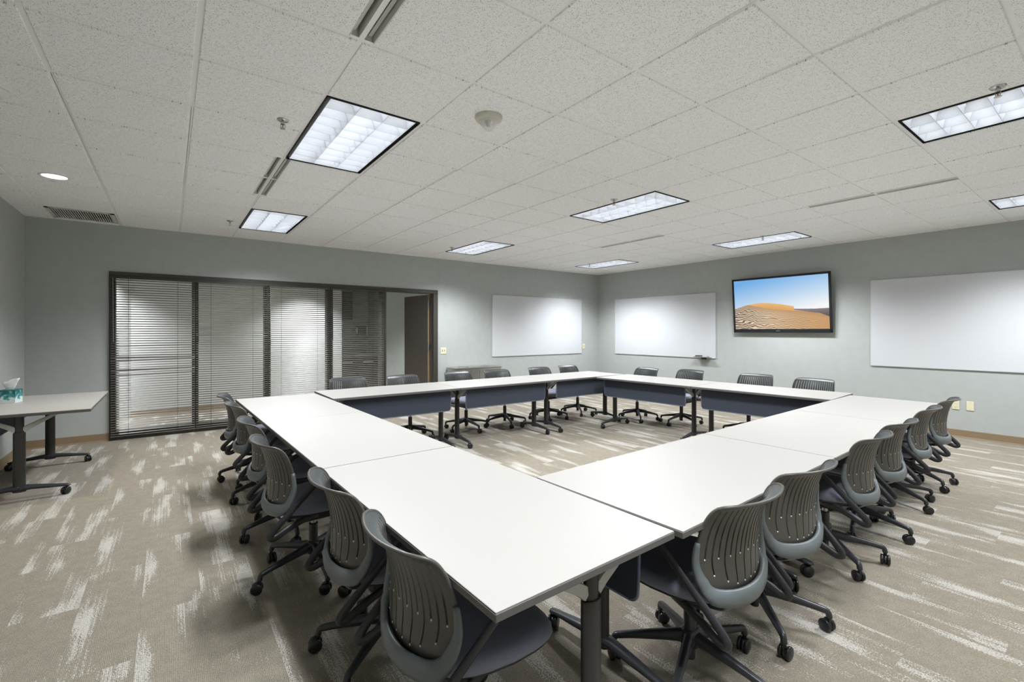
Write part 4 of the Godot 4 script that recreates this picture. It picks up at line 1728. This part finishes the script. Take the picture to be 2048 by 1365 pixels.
func small_things() -> void:
	var st: SurfaceTool
	# stainless waste cabinet against the window wall
	var c := thing("waste_cabinet", "low stainless steel cabinet with two doors under the window-wall switch", "cabinet", Vector3(4.70, 0, -7.72))
	st = begin()
	cbox(st, Vector3(0, 0.355, 0.17), Vector3(1.02, 0.67, 0.33), 0.004)
	part("body", st, M.steel, c)
	st = begin()
	cbox(st, Vector3(0, 0.7, 0.172), Vector3(1.04, 0.024, 0.35), 0.004)
	var top := part("top", st, M.steel, c)
	for s in [-1, 1]:
		st = begin()
		st.set_smooth_group(0)
		X = Transform3D(Basis.IDENTITY, Vector3(s * 0.25, 0.712, 0.17))
		lathe(st, Vector3.ZERO, [Vector2(0.085, 0.0), Vector2(0.088, 0.005), Vector2(0.105, 0.005), Vector2(0.11, 0.0)], 28)
		part("opening_ring", st, M.chrome, top)
		st = begin()
		cbox(st, Vector3(s * 0.254, 0.355, 0.338), Vector3(0.498, 0.63, 0.012), 0.003)
		var dr := part("door", st, M.steel, c)
		st = begin()
		X = Transform3D(Basis(Vector3(1, 0, 0), PI / 2), Vector3(s * 0.2, 0.64, 0.344))
		lathe(st, Vector3.ZERO, [Vector2(0.012, 0.0), Vector2(0.012, 0.006), Vector2(0, 0.007)], 14)
		part("lock", st, M.chrome, dr)
	# tissue box on the side table
	var b := thing("tissue_box", "teal and white tissue box on the side table", "tissue box", Vector3(-1.19, TABLE_H, -6.25), -0.25)
	st = begin()
	var h := 0.058
	var y1 := 0.122
	var uv := [Vector2(0, 1), Vector2(1, 1), Vector2(1, 0), Vector2(0, 0)]
	var k4 := [Vector3(-h, 0, h), Vector3(h, 0, h), Vector3(h, 0, -h), Vector3(-h, 0, -h)]
	for k in 4:
		var p: Vector3 = k4[k]
		var q: Vector3 = k4[(k + 1) % 4]
		quad_uv(st, [p, q, q + Vector3(0, y1, 0), p + Vector3(0, y1, 0)], uv)
	var tu := Vector2(0.15, 0.02)
	quad_uv(st, [Vector3(-h, y1, h), Vector3(h, y1, h), Vector3(h, y1, -h), Vector3(-h, y1, -h)], [tu, tu, tu, tu])
	quad_uv(st, [Vector3(-h, 0, -h), Vector3(h, 0, -h), Vector3(h, 0, h), Vector3(-h, 0, h)], [tu, tu, tu, tu])
	part("carton", st, M.tissue_box, b)
	# crumpled tissue standing out of the slot
	st = begin()
	st.set_smooth_group(0)
	var n := FastNoiseLite.new()
	n.seed = 3
	n.frequency = 9.0
	var rows := 9
	var segs := 16
	var g := []
	for r in rows:
		var f := r / float(rows - 1)
		var ring := []
		for s in segs:
			var a := TAU * s / segs
			var rad := lerpf(0.022, 0.05, pow(f, 0.8)) * (1.0 + 0.35 * sin(a * 3.0 + f * 2.0) * f)
			var p := Vector3(cos(a) * rad * 1.1 - 0.008 * f, y1 - 0.004 + 0.085 * f + 0.02 * f * cos(a), sin(a) * rad * 0.45)
			p += Vector3(n.get_noise_3dv(p * 9.0), n.get_noise_3dv(p * 9.0 + Vector3(5, 0, 0)), n.get_noise_3dv(p * 9.0 + Vector3(0, 5, 0))) * 0.012 * f
			ring.append(p)
		g.append(ring)
	for r in rows - 1:
		for s in segs:
			var s2 := (s + 1) % segs
			quad(st, g[r][s2], g[r][s], g[r + 1][s], g[r + 1][s2])
	var mid := Vector3(-0.008, y1 + 0.06, 0)
	for s in segs:
		tri(st, mid, g[rows - 1][(s + 1) % segs], g[rows - 1][s])
	part("tissue", st, M.tissue, b)
